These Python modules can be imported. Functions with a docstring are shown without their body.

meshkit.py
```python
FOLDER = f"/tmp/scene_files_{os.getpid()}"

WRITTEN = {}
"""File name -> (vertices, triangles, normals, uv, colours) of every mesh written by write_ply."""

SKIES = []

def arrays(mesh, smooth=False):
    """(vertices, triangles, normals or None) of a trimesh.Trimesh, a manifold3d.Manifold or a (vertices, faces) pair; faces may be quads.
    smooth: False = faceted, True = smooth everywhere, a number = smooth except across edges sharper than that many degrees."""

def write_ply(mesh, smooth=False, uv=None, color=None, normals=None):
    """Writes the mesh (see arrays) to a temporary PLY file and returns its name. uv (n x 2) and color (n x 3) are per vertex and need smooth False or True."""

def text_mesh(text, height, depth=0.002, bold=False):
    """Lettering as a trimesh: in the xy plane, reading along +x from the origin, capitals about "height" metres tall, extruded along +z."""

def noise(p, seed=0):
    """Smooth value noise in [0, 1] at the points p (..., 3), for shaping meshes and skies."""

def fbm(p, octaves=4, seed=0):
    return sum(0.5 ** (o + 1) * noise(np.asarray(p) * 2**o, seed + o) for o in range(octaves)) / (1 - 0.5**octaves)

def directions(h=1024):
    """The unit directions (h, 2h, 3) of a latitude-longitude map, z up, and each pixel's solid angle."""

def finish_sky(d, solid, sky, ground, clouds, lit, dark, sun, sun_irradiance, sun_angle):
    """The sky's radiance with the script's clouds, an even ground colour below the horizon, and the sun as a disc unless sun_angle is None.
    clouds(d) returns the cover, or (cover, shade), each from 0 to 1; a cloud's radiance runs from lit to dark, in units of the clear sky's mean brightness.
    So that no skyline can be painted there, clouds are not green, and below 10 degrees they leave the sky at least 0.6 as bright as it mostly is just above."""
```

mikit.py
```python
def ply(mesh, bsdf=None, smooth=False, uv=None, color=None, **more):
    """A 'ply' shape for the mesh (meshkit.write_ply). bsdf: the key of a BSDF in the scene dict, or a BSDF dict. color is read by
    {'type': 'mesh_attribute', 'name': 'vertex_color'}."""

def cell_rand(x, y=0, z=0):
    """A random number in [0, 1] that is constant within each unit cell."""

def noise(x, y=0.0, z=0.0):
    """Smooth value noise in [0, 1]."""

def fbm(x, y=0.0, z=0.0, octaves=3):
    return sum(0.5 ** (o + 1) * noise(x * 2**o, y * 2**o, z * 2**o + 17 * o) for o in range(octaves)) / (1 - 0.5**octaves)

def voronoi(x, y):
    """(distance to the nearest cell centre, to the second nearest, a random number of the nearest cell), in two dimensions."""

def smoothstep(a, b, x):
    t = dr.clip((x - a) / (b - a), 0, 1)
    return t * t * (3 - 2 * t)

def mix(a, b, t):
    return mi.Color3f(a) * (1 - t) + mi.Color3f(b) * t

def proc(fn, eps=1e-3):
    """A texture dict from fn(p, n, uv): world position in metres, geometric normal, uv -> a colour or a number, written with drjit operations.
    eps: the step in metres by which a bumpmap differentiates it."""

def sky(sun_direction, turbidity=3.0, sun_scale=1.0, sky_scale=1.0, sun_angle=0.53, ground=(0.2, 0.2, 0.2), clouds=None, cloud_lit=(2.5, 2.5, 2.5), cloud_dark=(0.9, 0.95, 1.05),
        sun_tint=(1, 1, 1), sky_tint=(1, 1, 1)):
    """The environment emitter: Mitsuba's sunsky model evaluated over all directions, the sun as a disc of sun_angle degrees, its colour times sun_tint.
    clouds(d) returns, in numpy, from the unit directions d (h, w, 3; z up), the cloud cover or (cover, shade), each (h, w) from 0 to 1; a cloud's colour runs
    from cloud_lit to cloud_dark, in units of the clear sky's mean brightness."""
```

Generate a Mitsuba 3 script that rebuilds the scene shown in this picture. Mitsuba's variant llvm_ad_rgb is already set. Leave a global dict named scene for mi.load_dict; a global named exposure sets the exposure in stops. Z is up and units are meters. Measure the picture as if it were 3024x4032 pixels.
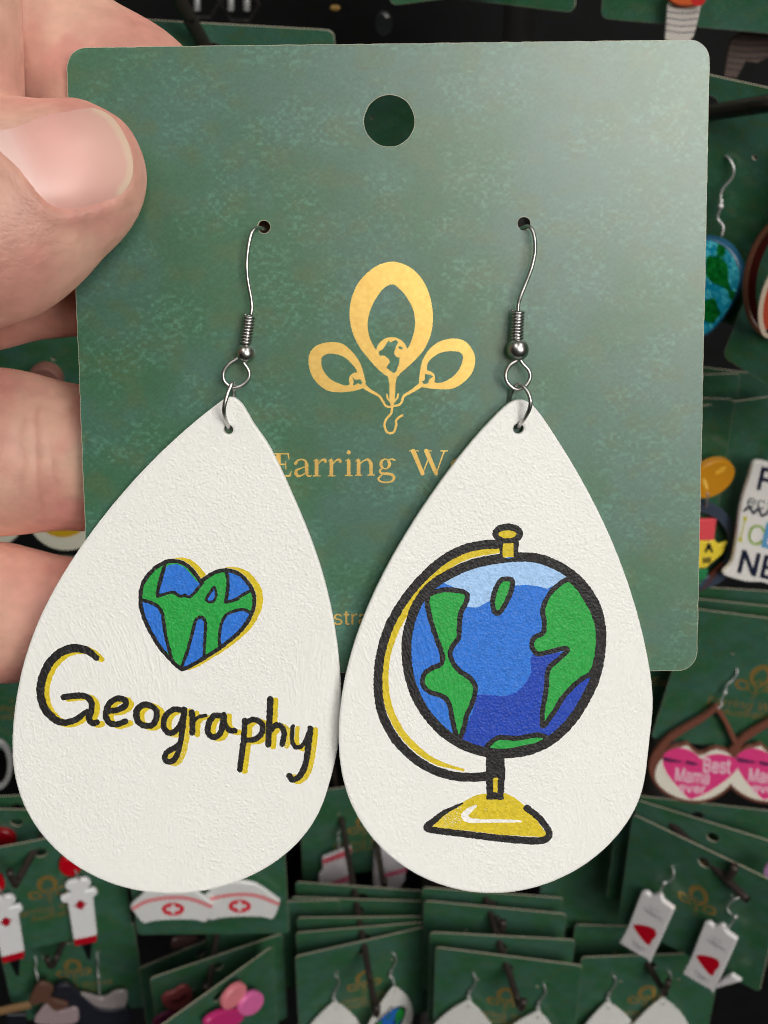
import math, numpy as np, trimesh, drjit as dr, mitsuba as mi
from shapely import affinity
from shapely.geometry import Polygon, LineString, Point, box
from shapely.ops import unary_union
import meshkit, mikit
from mikit import proc, noise, fbm, voronoi, smoothstep, mix

# ------------------------------------------------------------------ camera, lamps, exposure
T = mi.ScalarTransform4f
PITCH, CAMZ, FOV = math.radians(36), 1.5, 28.0
CAM = np.array([0, 0, CAMZ])
RT = np.array([1.0, 0, 0]); FW = np.array([0, math.cos(PITCH), -math.sin(PITCH)]); UP = np.array([0, math.sin(PITCH), math.cos(PITCH)])
F = 2 * math.tan(math.radians(FOV / 2)) / 3024          # metres per photograph pixel at one metre
exposure = 0.17
scene, labels = {"type": "scene"}, {}
scene["camera"] = {"type": "thinlens", "fov": FOV, "fov_axis": "x", "aperture_radius": 0.00042, "focus_distance": 0.2375,
                   "near_clip": 0.02, "far_clip": 30.0, "to_world": T().look_at(CAM.tolist(), (CAM + FW).tolist(), UP.tolist())}


def lin(r, g, b):
    return [((x / 255 + 0.055) / 1.055) ** 2.4 if x > 10 else x / 255 / 12.92 for x in (r, g, b)]


LAMP = np.array([1.0, 0.975, 0.92])
LAMPS = [(0.52, -1.7, 1.35, 0.8, 1.2, 12.0, "square white ceiling light panel, bright one behind and right of the camera"), (1.25, -2.0, 1.35, 0.6, 1.2, 14.0, "square white ceiling light panel, bright one farther to the right"),
         (-0.65, -0.4, 1.35, 0.6, 1.2, 3.0, "square white ceiling light panel, dim one left above the rack"), (0.65, -0.25, 1.35, 0.6, 1.2, 3.0, "square white ceiling light panel, dim one right above the rack"),
         (1.9, -3.3, 1.35, 1.2, 1.2, 20.0, "large square white light panel added far behind the camera to brighten the rack")]  # the last panel is an added lamp that brightens the rack
for i, (x, y, z, a, b, e, lab) in enumerate(LAMPS):
    k = "ceiling_light" + (f"_{i:03d}" if i else "")
    fr_ = trimesh.creation.box((a + 0.05, b + 0.05, 0.05)); fr_.apply_translation((x, y, CAMZ + z + 0.03))
    v_ = np.array([[x - a / 2, y - b / 2, CAMZ + z], [x - a / 2, y + b / 2, CAMZ + z], [x + a / 2, y + b / 2, CAMZ + z], [x + a / 2, y - b / 2, CAMZ + z]])
    scene[k + "__frame"] = mikit.ply(fr_, {"type": "diffuse", "reflectance": {"type": "rgb", "value": [0.7, 0.7, 0.7]}})
    scene[k + "__diffuser"] = {**mikit.ply((v_, np.array([[0, 1, 2], [0, 2, 3]])), {"type": "diffuse"}), "emitter": {"type": "area", "radiance": {"type": "rgb", "value": (LAMP * e).tolist()}}}
    labels[k] = {"label": lab, "category": "ceiling light", "group": "shop ceiling lights"}

# ------------------------------------------------------------------ helpers


def ray(px, py):
    return FW + (px - 1512) * F * RT - (py - 2016) * F * UP


def at(px, py, d):
    return CAM + d * ray(px, py)


class Frame:
    """A flat thing's own frame: origin o, axes u (right), v (up), n (towards the viewer)."""

    def __init__(s, o, u, v):
        s.o, s.u, s.v = np.asarray(o, float), np.asarray(u, float), np.asarray(v, float)
        s.n = np.cross(s.u, s.v)
        m = np.eye(4); m[:3, 0], m[:3, 1], m[:3, 2], m[:3, 3] = s.u, s.v, s.n, s.o
        s.m = m

    def uv(s, px, py, w=0.0):
        d = ray(px, py)
        k = ((s.o + w * s.n - CAM) @ s.n) / (d @ s.n)
        q = CAM + k * d - s.o
        return q @ s.u, q @ s.v

    def pts(s, P, w=0.0, off=(0, 0), sc=1.0):
        return np.array([s.uv(off[0] + x * sc, off[1] + y * sc, w) for x, y in P])

    def pt3(s, px, py, w):
        a, b = s.uv(px, py, w)
        return np.array([a, b, w])

    def world(s, P):
        P = np.asarray(P, float)
        return P @ np.stack([s.u, s.v, s.n]) + s.o

    def to(s, *more):
        m = s.m
        for x in more: m = m @ x
        return T(m.tolist())


def move(x, y, z, rz=0.0, ry=0.0, s=1.0):
    c, q = math.cos(rz), math.sin(rz); C, Q = math.cos(ry), math.sin(ry)
    m = np.eye(4); m[:3, :3] = s * np.array([[c, -q, 0], [q, c, 0], [0, 0, 1]]) @ np.array([[C, 0, Q], [0, 1, 0], [-Q, 0, C]]); m[:3, 3] = x, y, z
    return m


def curve(P, n=8, closed=False):
    """Catmull-Rom curve through the points P."""
    P = np.asarray(P, float)
    Q = np.vstack([P[-1:], P, P[:2]]) if closed else np.vstack([2 * P[:1] - P[1:2], P, 2 * P[-1:] - P[-2:-1]])
    out = []
    t = (np.arange(n) / n)[:, None]
    for i in range(1, len(Q) - 2):
        a, b, c, d = Q[i - 1], Q[i], Q[i + 1], Q[i + 2]
        out.append(0.5 * (2 * b + (c - a) * t + (2 * a - 5 * b + 4 * c - d) * t**2 + (3 * b - a - 3 * c + d) * t**3))
    if not closed: out.append(P[-1:])
    return np.vstack(out)


def blob(P, n=6):
    return Polygon(curve(P, n, True)).buffer(0)


def stroke(P, w, n=6, closed=False):
    c = curve(P, n, closed)
    if closed: c = np.vstack([c, c[:1]])
    return LineString(c).buffer(w / 2, quad_segs=6)


def taper(P, W, n=8):
    """A brush stroke along P whose width runs through W."""
    c = curve(P, n); w = np.interp(np.linspace(0, 1, len(c)), np.linspace(0, 1, len(W)), W)
    return unary_union([unary_union([Point(c[i]).buffer(w[i] / 2, quad_segs=6), Point(c[i + 1]).buffer(w[i + 1] / 2, quad_segs=6)]).convex_hull for i in range(len(c) - 1)])


def ell(cx, cy, rx, ry, rot=0.0, n=40):
    return affinity.rotate(affinity.scale(Point(cx, cy).buffer(1, quad_segs=n // 4), rx, ry), rot, origin=(cx, cy))


def geoms(p):
    return [g for g in getattr(p, "geoms", [p]) if isinstance(g, Polygon) and g.area > 1e-12]


def mapped(p, fn):
    """The polygon p with every point sent through fn(points) -> points."""
    return unary_union([Polygon(fn(np.array(g.exterior.coords)), [fn(np.array(h.coords)) for h in g.interiors]).buffer(0) for g in geoms(p)])


def tri(g):
    v, f = trimesh.creation.triangulate_polygon(g, engine="earcut")
    v = np.asarray(v); f = np.asarray(f)
    a = np.cross(v[f[:, 1]] - v[f[:, 0]], v[f[:, 2]] - v[f[:, 0]])
    f[a < 0] = f[a < 0][:, ::-1]
    return v, f


def sheet(p, z=0.0):
    V, I, n = [], [], 0
    for g in geoms(p):
        v, f = tri(g)
        V.append(np.c_[v, np.full(len(v), z)]); I.append(f + n); n += len(v)
    return np.vstack(V), np.vstack(I)


def slab(p, t, bevel=0.0, z=0.0):
    """p extruded from z to z + t, its front edge chamfered by bevel."""
    V, I, n = [], [], 0

    def add(v, f):
        nonlocal n
        V.append(v); I.append(np.asarray(f) + n); n += len(v)

    for g in geoms(p):
        g = Polygon(g.exterior, g.interiors)
        rings = [np.array(r.coords)[:-1] for r in [g.exterior, *g.interiors]]
        inner = []
        for j, r in enumerate(rings):
            area = 0.5 * np.sum(r[:, 0] * np.roll(r[:, 1], -1) - np.roll(r[:, 0], -1) * r[:, 1])
            if (area > 0) != (j == 0): r = r[::-1]
            e = np.roll(r, -1, 0) - r; e /= np.linalg.norm(e, axis=1, keepdims=True) + 1e-15
            nn = np.c_[e[:, 1], -e[:, 0]]; m = nn + np.roll(nn, 1, 0); m /= np.maximum((m * m).sum(1, keepdims=True) / 2, 0.5)
            q = r - m * bevel
            inner.append(q)
            k = len(r); i = np.arange(k); i2 = (i + 1) % k
            L = [np.c_[r, np.full(k, z)], np.c_[r, np.full(k, z + t - bevel)]] + ([np.c_[q, np.full(k, z + t)]] if bevel else [])
            for a in range(len(L) - 1):
                b0, b1 = a * k, (a + 1) * k
                add(np.vstack(L), np.vstack([np.c_[b0 + i, b0 + i2, b1 + i2], np.c_[b0 + i, b1 + i2, b1 + i]]))
        top = Polygon(inner[0], inner[1:]).buffer(0) if bevel else g
        v, f = sheet(top, z + t); add(v, f)
        v, f = sheet(g, z); add(v, f[:, ::-1])
    return np.vstack(V), np.vstack(I)


def tube(P, r, n=10, closed=False, caps=True):
    P = np.asarray(P, float); k = len(P)
    R = np.broadcast_to(np.asarray(r, float), (k,))
    t = (np.roll(P, -1, 0) - np.roll(P, 1, 0)) if closed else np.gradient(P, axis=0)
    t /= np.linalg.norm(t, axis=1, keepdims=True) + 1e-15
    a = np.cross(t[0], [0.31, 0.2, 0.93]); a /= np.linalg.norm(a)
    A = [a]
    for i in range(1, k):
        a = a - (a @ t[i]) * t[i]; a /= np.linalg.norm(a); A.append(a)
    A = np.array(A); B = np.cross(t, A)
    th = np.arange(n) / n * 2 * np.pi
    V = (P[:, None] + R[:, None, None] * (np.cos(th)[None, :, None] * A[:, None] + np.sin(th)[None, :, None] * B[:, None])).reshape(-1, 3)
    f = []
    j = np.arange(n); j2 = (j + 1) % n
    for i in range(k if closed else k - 1):
        b0, b1 = i * n, ((i + 1) % k) * n
        f += [np.c_[b0 + j, b0 + j2, b1 + j2], np.c_[b0 + j, b1 + j2, b1 + j]]
    if caps and not closed:
        V = np.vstack([V, P[:1], P[-1:]])
        f += [np.c_[np.full(n, k * n), j2, j], np.c_[np.full(n, k * n + 1), (k - 1) * n + j, (k - 1) * n + j2]]
    return V, np.vstack(f)


def join(*ms):
    V, I, n = [], [], 0
    for v, f in ms:
        V.append(v); I.append(np.asarray(f) + n); n += len(v)
    return np.vstack(V), np.vstack(I)


def ball(c, r, sub=3):
    m = trimesh.creation.icosphere(sub, r); return np.array(m.vertices) + np.asarray(c), np.array(m.faces)


def part(key, mesh, mat, to=None, smooth=False, uv=True):
    v, f = mesh
    d = mikit.ply((v, f), mat, smooth, uv=v[:, :2].copy() if uv and smooth in (False, True) else None)
    if to is not None: d["to_world"] = to
    scene[key] = d
    return d


COUNT = {}


def new(name, label, cat, group=None, kind=None):
    i = COUNT.get(name, 0); COUNT[name] = i + 1
    key = name + (f"_{i:03d}" if i else "")
    labels[key] = {"label": label, "category": cat}
    if group: labels[key]["group"] = group
    if kind: labels[key] = {"label": label, "kind": kind}
    return key


# ------------------------------------------------------------------ materials


def rgb(c):
    return {"type": "rgb", "value": [float(x) for x in c]}


def mat(name, base, rough=0.5, spec=0.5, bump=None, bscale=1.0, beps=1e-4, one=False, **more):
    base = rgb(base) if isinstance(base, (list, tuple)) else proc(base)
    d = {"type": "principled", "base_color": base, "roughness": rough, "specular": spec, **more}
    if bump is not None: d = {"type": "bumpmap", "arbitrary": proc(bump, beps), "scale": bscale, "nested_bsdf": d}
    scene[name] = d if one else {"type": "twosided", "bsdf": d}
    return name


def card_tex(p, n, uv):
    x, y, z = p.x * 1000, p.y * 1000, p.z * 1000
    a = fbm(x * 0.07 + 3.1, y * 0.07, z * 0.07, 3)
    b = fbm(x * 0.3, y * 0.3 + 7.7, z * 0.3, 3)
    s = fbm(x * 1.7 + 1.7, y * 1.7, z * 1.7, 3)
    q = fbm(x * 2.6, y * 2.6 + 4.4, z * 2.6, 2)
    col = mix(mix([0.026, 0.104, 0.044], [0.040, 0.112, 0.080], smoothstep(0.3, 0.7, a)), [0.054, 0.102, 0.040], 0.65 * smoothstep(0.45, 0.75, b))
    col = mix(col, [0.085, 0.225, 0.16], 0.5 * smoothstep(0.42, 0.8, s) * smoothstep(0.3, 0.7, fbm(x * 0.16 + 9.0, y * 0.16, z * 0.16, 2)))
    return col * (0.78 + 0.44 * q)


def leather_tex(p, n, uv):
    x, y, z = p.x * 1000, p.y * 1000, p.z * 1000
    return mix([0.735, 0.730, 0.700], [0.770, 0.765, 0.735], fbm(x * 0.12, y * 0.12, z * 0.12, 3))


mat("leather", leather_tex, 0.5, 0.4)


def ink(name, c, amp=0.16):
    def tex(p, n, uv):
        x, y = uv.x * 1000, uv.y * 1000
        return mi.Color3f(c) * (1 - amp + 2 * amp * fbm(x * 2.2, y * 2.2, 6.0, 2)) + 0.02 * smoothstep(0.66, 0.85, noise(x * 3.6, y * 3.6, 9.0))
    mat(name, tex, 0.5, 0.28)


ink("ink_black", [0.012, 0.011, 0.011]); ink("ink_yellow", [0.62, 0.47, 0.018]); ink("ink_green", [0.018, 0.32, 0.05])
ink("ink_blue", [0.022, 0.155, 0.60]); ink("ink_dark_blue", [0.010, 0.050, 0.39]); ink("ink_light_blue", [0.33, 0.52, 0.80]); ink("ink_white", [0.80, 0.78, 0.74])
mat("card_paper", card_tex, 0.33, 0.85)
mat("card_core", [0.52, 0.47, 0.36], 0.8, 0.2)


def gold_tex(p, n, uv):
    x, y, z = p.x * 1000, p.y * 1000, p.z * 1000
    return mix([0.66, 0.41, 0.10], [0.82, 0.56, 0.18], fbm(x * 1.6, y * 1.6, z * 1.6, 3))


mat("gold_foil", gold_tex, 0.34, 0.5, metallic=0.75)
scene["steel"] = {"type": "twosided", "bsdf": {"type": "roughconductor", "distribution": "ggx", "alpha": 0.10, "eta": rgb([2.2, 2.1, 1.95]), "k": rgb([3.3, 3.1, 2.9])}}

scene["steel_far"] = {"type": "twosided", "bsdf": {"type": "roughconductor", "distribution": "ggx", "alpha": 0.38, "eta": rgb([1.4, 1.3, 1.2]), "k": rgb([6.5, 6.2, 5.8])}}


# the hand's own axes, in millimetres: x along the fingers, v across them, w towards the palm's back
def hand_xyz(p):
    q = [p.x - float(CAM[0]), p.y - float(CAM[1]), p.z - float(CAM[2])]
    dot = lambda a: 1000 * (q[0] * float(a[0]) + q[1] * float(a[1]) + q[2] * float(a[2]))  # noqa: E731
    return dot(RT), dot(UP), dot(FW)


def crease(x, v, xc, v0, v1, wid, wob):
    d = (x - xc - wob * (noise(v * 0.25, xc, 1.0) - 0.5)) / wid
    return dr.exp(-d * d) * smoothstep(v0 - 1.5, v0 + 1.5, v) * smoothstep(v1 + 1.5, v1 - 1.5, v)


def creases(x, v):
    """Folds across the middle and ring fingers' bends."""
    a = crease(x, v, -57.2, -1.5, 17.5, 0.6, 1.2) + 0.35 * crease(x, v, -55.0, 2.0, 12.0, 0.4, 1.4) + 0.5 * crease(x, v, -59.8, 3.0, 16.0, 0.6, 1.2)
    return a + 0.5 * crease(x, v, -56.5, -24.0, -8.0, 0.4, 1.5)


def skin_tex(p, n, uv):
    x, v, w = hand_xyz(p)
    a = fbm(x * 0.055, v * 0.055 + 3.3, w * 0.055, 3); b = fbm(x * 0.5, v * 0.5, w * 0.5, 3); c = fbm(x * 0.14 + 5.0, v * 0.14, w * 0.14, 3)
    col = mix([0.61, 0.285, 0.225], [0.70, 0.405, 0.305], smoothstep(0.3, 0.7, a))
    col = mix(col, [0.62, 0.25, 0.21], 0.55 * smoothstep(0.48, 0.72, c))
    col = mix(col, [0.66, 0.47, 0.33], 0.6 * smoothstep(-54.5, -49.0, x + 3 * (noise(v * 0.3, x * 0.3, 2.0) - 0.5)) * smoothstep(0.5, 3.5, v) * smoothstep(14.0, 10.5, v) * smoothstep(240.0, 244.0, w))
    col = mix(col, [0.54, 0.235, 0.185], 0.5 * dr.minimum(creases(x, v) * smoothstep(238.0, 242.0, w), 1.0))
    return col * (0.86 + 0.28 * b)


def skin_bump(p, n, uv):
    x, v, w = hand_xyz(p)
    k = fbm(x * 0.4, v * 0.4, w * 0.4, 2)
    l1 = noise(x * 0.7 + k, v * 2.6 + 2 * k, w * 1.5); l2 = noise(x * 2.4 + 2 * k, v * 0.8 + k, w * 0.9)
    d1, d2, c = voronoi(x * 1.5 + 0.6 * k, v * 1.5 + w * 0.9)
    return 0.8 * l1 + 0.6 * l2 + 0.5 * smoothstep(0.0, 0.3, d2 - d1) + 0.7 * fbm(x * 3, v * 3, w * 3, 2) - 2.2 * creases(x, v) * smoothstep(238.0, 242.0, w)


mat("skin", skin_tex, 0.48, 0.4, bump=skin_bump, bscale=0.00006, beps=8e-5, flatness=0.6)
mat("black_board", lambda p, n, uv: mi.Color3f(0.006, 0.007, 0.007) * (0.7 + 0.6 * fbm(p.x * 60, p.y * 60, p.z * 60, 3)), 0.6, 0.3)
mat("dark_wire", [0.035, 0.026, 0.022], 0.45, 0.5)
mat("grey_post", [0.16, 0.155, 0.15], 0.4, 0.5, metallic=0.6)
FLAT = {}


def flat(c, rough=0.4, **k):
    key = "paint_%d_%d_%d" % tuple(c) + ("_m" if k.get("metallic") else "")
    if key not in FLAT:
        FLAT[key] = mat(key, lin(*c), rough, 0.5, **k)
    return key


# ------------------------------------------------------------------ the held card
W, H = 0.100, 0.1003
SC = 0.100 / 0.0754
from scipy.spatial.transform import Rotation
_M = Rotation.from_rotvec([-0.15064099, 0.01759241, 0.0084661]).as_matrix(); _t = np.array([0.00034882, 0.05482251, 0.1802489]) * SC
CB = np.stack([RT, UP, FW])                      # camera axes as rows; the fit was made with x right, y up, z forward
CF = Frame(CAM + _t @ CB, _M[:, 0] @ CB, _M[:, 1] @ CB)
assert CF.n @ FW < 0


def card_depth(px, py):
    d = ray(px, py)
    return ((CF.o - CAM) @ CF.n) / (d @ CF.n)


CT = 0.0007
hole = CF.uv(1533, 476); hookL = CF.uv(1040, 893); hookR = CF.uv(2063, 880)
rr = box(-W / 2, -H, W / 2, 0).buffer(-0.0032).buffer(0.0032, quad_segs=8)
face = rr.difference(Point(hole).buffer(0.00395, quad_segs=16)).difference(Point(hookL).buffer(0.00100, quad_segs=8)).difference(Point(hookR).buffer(0.00102, quad_segs=8))


def rough_edge(p, seg, amp, freq, seed=0):
    p = p.segmentize(seg)

    def f(a):
        q = np.c_[a * freq, np.zeros(len(a))]
        return a + amp * (np.stack([meshkit.noise(q, seed), meshkit.noise(q + 31.7, seed)], 1) - 0.5)
    return mapped(p, f)


face = rough_edge(face, 0.0006, 0.00012, 900, 3)
CARD_BOARD = mikit.ply(slab(face, CT, 0.0, -CT), "card_core")
CARD_FACE = mikit.ply(sheet(face.buffer(-0.00006), 0.00003), "card_paper")

# emblem traced in the photograph's pixels, laid into the card's plane
EO, ES = (1150, 980), 0.4822
em = []
big = blob([(810, 105), (900, 120), (990, 170), (1070, 260), (1120, 370), (1145, 480), (1150, 580), (1135, 690), (1090, 800), (1040, 870), (960, 950), (890, 1010), (855, 1045), (780, 1040), (700, 980), (620, 890), (550, 800), (500, 700), (475, 600), (470, 500), (490, 390), (540, 280), (620, 190), (710, 130)])
big_in = blob([(815, 290), (870, 320), (940, 400), (990, 500), (1005, 600), (990, 700), (945, 810), (850, 900), (760, 900), (670, 800), (625, 690), (620, 580), (660, 450), (740, 330)])
land = Polygon([(790, 745), (800, 765), (845, 742), (868, 762), (848, 800), (832, 850), (850, 880), (880, 890), (872, 940), (850, 1000), (830, 1015), (790, 985), (770, 970), (800, 920), (790, 900), (750, 870), (715, 872), (705, 840), (740, 820), (770, 775)])
em.append(big.difference(big_in).union(Point(815, 850).buffer(130)).difference(land).difference(ell(885, 808, 20, 10, 25)))
lo = blob([(330, 760), (420, 780), (500, 850), (560, 940), (590, 1040), (600, 1095), (580, 1135), (500, 1160), (400, 1170), (300, 1160), (220, 1110), (160, 1030), (135, 930), (150, 840), (220, 780)])
li = blob([(330, 855), (420, 880), (490, 940), (530, 1005), (500, 1080), (455, 1112), (400, 1105), (310, 1060), (250, 980), (240, 900), (270, 865)])
em.append(lo.difference(li).union(Point(528, 1072).buffer(64).intersection(lo)).difference(Polygon([(485, 1040), (515, 1070), (555, 1065), (582, 1100), (575, 1122), (540, 1095), (498, 1118), (505, 1080)])))
ro = blob([(1330, 732), (1420, 760), (1480, 840), (1495, 920), (1470, 1010), (1400, 1090), (1310, 1140), (1200, 1145), (1100, 1135), (1040, 1110), (1045, 1000), (1070, 900), (1130, 810), (1220, 750)])
ri = blob([(1320, 835), (1380, 850), (1395, 900), (1360, 990), (1290, 1060), (1200, 1095), (1140, 1070), (1105, 1000), (1110, 930), (1170, 870), (1240, 840)])
em.append(ro.difference(ri).union(Point(1108, 1055).buffer(60).intersection(ro)).difference(Polygon([(1085, 1020), (1130, 1030), (1155, 1040), (1120, 1065), (1110, 1100), (1060, 1105), (1055, 1085), (1085, 1070)])))
em += [Polygon([(775, 1015), (862, 1015), (845, 1100), (840, 1210), (832, 1295), (806, 1295), (795, 1210), (795, 1100)]),
       stroke([(818, 1285), (810, 1340), (770, 1390), (755, 1440), (778, 1497), (828, 1497), (850, 1440), (850, 1400), (880, 1370), (900, 1360)], 19),
       taper([(580, 1115), (640, 1160), (710, 1200), (745, 1250), (765, 1282), (806, 1292)], [40, 26, 20, 18, 18, 16]), taper([(1055, 1108), (980, 1160), (915, 1200), (895, 1250), (870, 1275), (830, 1282)], [40, 26, 20, 18, 18, 16]),
       stroke([(775, 1190), (780, 1220), (805, 1248)], 15), stroke([(865, 1185), (860, 1215), (838, 1242)], 15)]


def pxmap(fr, off, sc, w=0.0):
    return lambda a: fr.pts(a, w, off, sc)


emblem = mapped(unary_union(em), pxmap(CF, EO, ES))
EMBLEM = mikit.ply(sheet(emblem, 0.00008), "gold_foil")
EMBLEM_FAR = mikit.ply(sheet(emblem.simplify(0.00008), 0.00012), "gold_foil")

# lettering of the card: serif strokes
LO, LS = (1040, 1700), 0.5063


def serif(x, y, w=46, h=9):
    return box(x - w / 2, y - h / 2, x + w / 2, y + h / 2)


def stem(x, y0, y1, w=30):
    return box(x - w / 2, y0, x + w / 2, y1)


L = [stem(112, 168, 346, 34), serif(112, 170, 70), serif(112, 344, 70), box(100, 165, 192, 176), Polygon([(180, 165), (194, 165), (197, 215), (190, 215)]), box(120, 248, 172, 258), Polygon([(164, 230), (172, 230), (174, 292), (166, 292)]), box(100, 336, 208, 349), Polygon([(190, 345), (212, 300), (216, 302), (206, 349)])]
L += [taper([(245, 245), (262, 222), (295, 215), (322, 228), (330, 260)], [26, 12, 10, 18, 26]), stem(331, 245, 325, 27), taper([(331, 318), (340, 340), (358, 345), (370, 336)], [26, 16, 12, 6]), taper([(328, 268), (290, 282), (255, 298), (247, 322), (262, 342), (290, 340), (326, 318)], [8, 10, 20, 28, 22, 12, 8])]
for x0 in (408, 523):
    L += [stem(x0, 218, 342, 28), serif(x0 + 2, 342, 60), taper([(x0 - 22, 226), (x0, 215)], [6, 14]), taper([(x0 + 12, 250), (x0 + 38, 222), (x0 + 62, 218), (x0 + 70, 232)], [8, 14, 22, 22])]
L += [stem(658, 218, 340, 28), serif(658, 340, 62), taper([(634, 226), (658, 214)], [6, 14]), Point(658, 160).buffer(16)]
L += [stem(735, 218, 338, 28), serif(735, 338, 58), taper([(710, 226), (735, 214)], [6, 14]), stem(832, 245, 336, 28), serif(832, 336, 58), taper([(745, 250), (780, 222), (812, 218), (832, 250)], [8, 12, 20, 28])]
L += [ell(942, 250, 46, 42).difference(ell(942, 250, 21, 33)), taper([(965, 222), (990, 212), (1016, 220)], [8, 12, 14]), taper([(918, 282), (900, 305), (915, 322), (960, 326), (1000, 338), (1010, 365), (985, 388), (940, 393), (900, 382), (890, 362), (915, 335)], [10, 16, 18, 22, 22, 20, 14, 12, 14, 16, 10])]
L += [taper([(1160, 150), (1232, 325)], [36, 30]), taper([(1232, 328), (1290, 175)], [8, 12]), taper([(1262, 150), (1338, 325)], [36, 30]), taper([(1338, 328), (1400, 150)], [8, 12]), serif(1165, 148, 76), serif(1272, 148, 60), serif(1400, 148, 58)]
L += [ell(1512, 265, 62, 62).difference(ell(1512, 265, 34, 54))]
lettering = mapped(unary_union(L).segmentize(6), pxmap(CF, LO, LS))
SM = meshkit.text_mesh("stra", 1.0)                                          # the small sans line under it
_s = unary_union([Polygon(t[:, :2]) for t in SM.triangles[np.abs(SM.face_normals[:, 2] - 1) < 1e-3]]).buffer(0.002)
x0, y0, x1, y1 = _s.bounds
_q = affinity.affine_transform(_s, [(805 - 542) / (x1 - x0), 0, 0, -(1500 - 1392) / (y1 - y0), 542 - x0 * (805 - 542) / (x1 - x0), 1503 + y0 * 108 / (y1 - y0)])
SMALL = mikit.ply(sheet(mapped(_q, pxmap(CF, LO, LS)), 0.00008), "gold_foil")
LETTER = mikit.ply(sheet(lettering, 0.00008), "gold_foil")
_bars = []
_rng = np.random.default_rng(4)
for yy, hh, xs in ((-0.0680, 0.0030, (-0.0245, 0.027)), (-0.0745, 0.0016, (-0.022, 0.024))):   # the same two lines, as whole words, for the far cards
    _m = meshkit.text_mesh("Earring World" if hh > 0.002 else "Australia", 1.0)
    _p = unary_union([Polygon(t[:, :2]) for t in _m.triangles[np.abs(_m.face_normals[:, 2] - 1) < 1e-3]])
    b = _p.bounds; s = (xs[1] - xs[0]) / (b[2] - b[0]) * (1 if hh > 0.002 else 0.6)
    _bars.append(affinity.affine_transform(_p, [s, 0, 0, s, xs[0] - b[0] * s + (0 if hh > 0.002 else 0.008), yy]))
LETTER_FAR, SMALL_FAR = (mikit.ply(sheet(q.simplify(0.00006), 0.00012), "gold_foil") for q in _bars)

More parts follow.
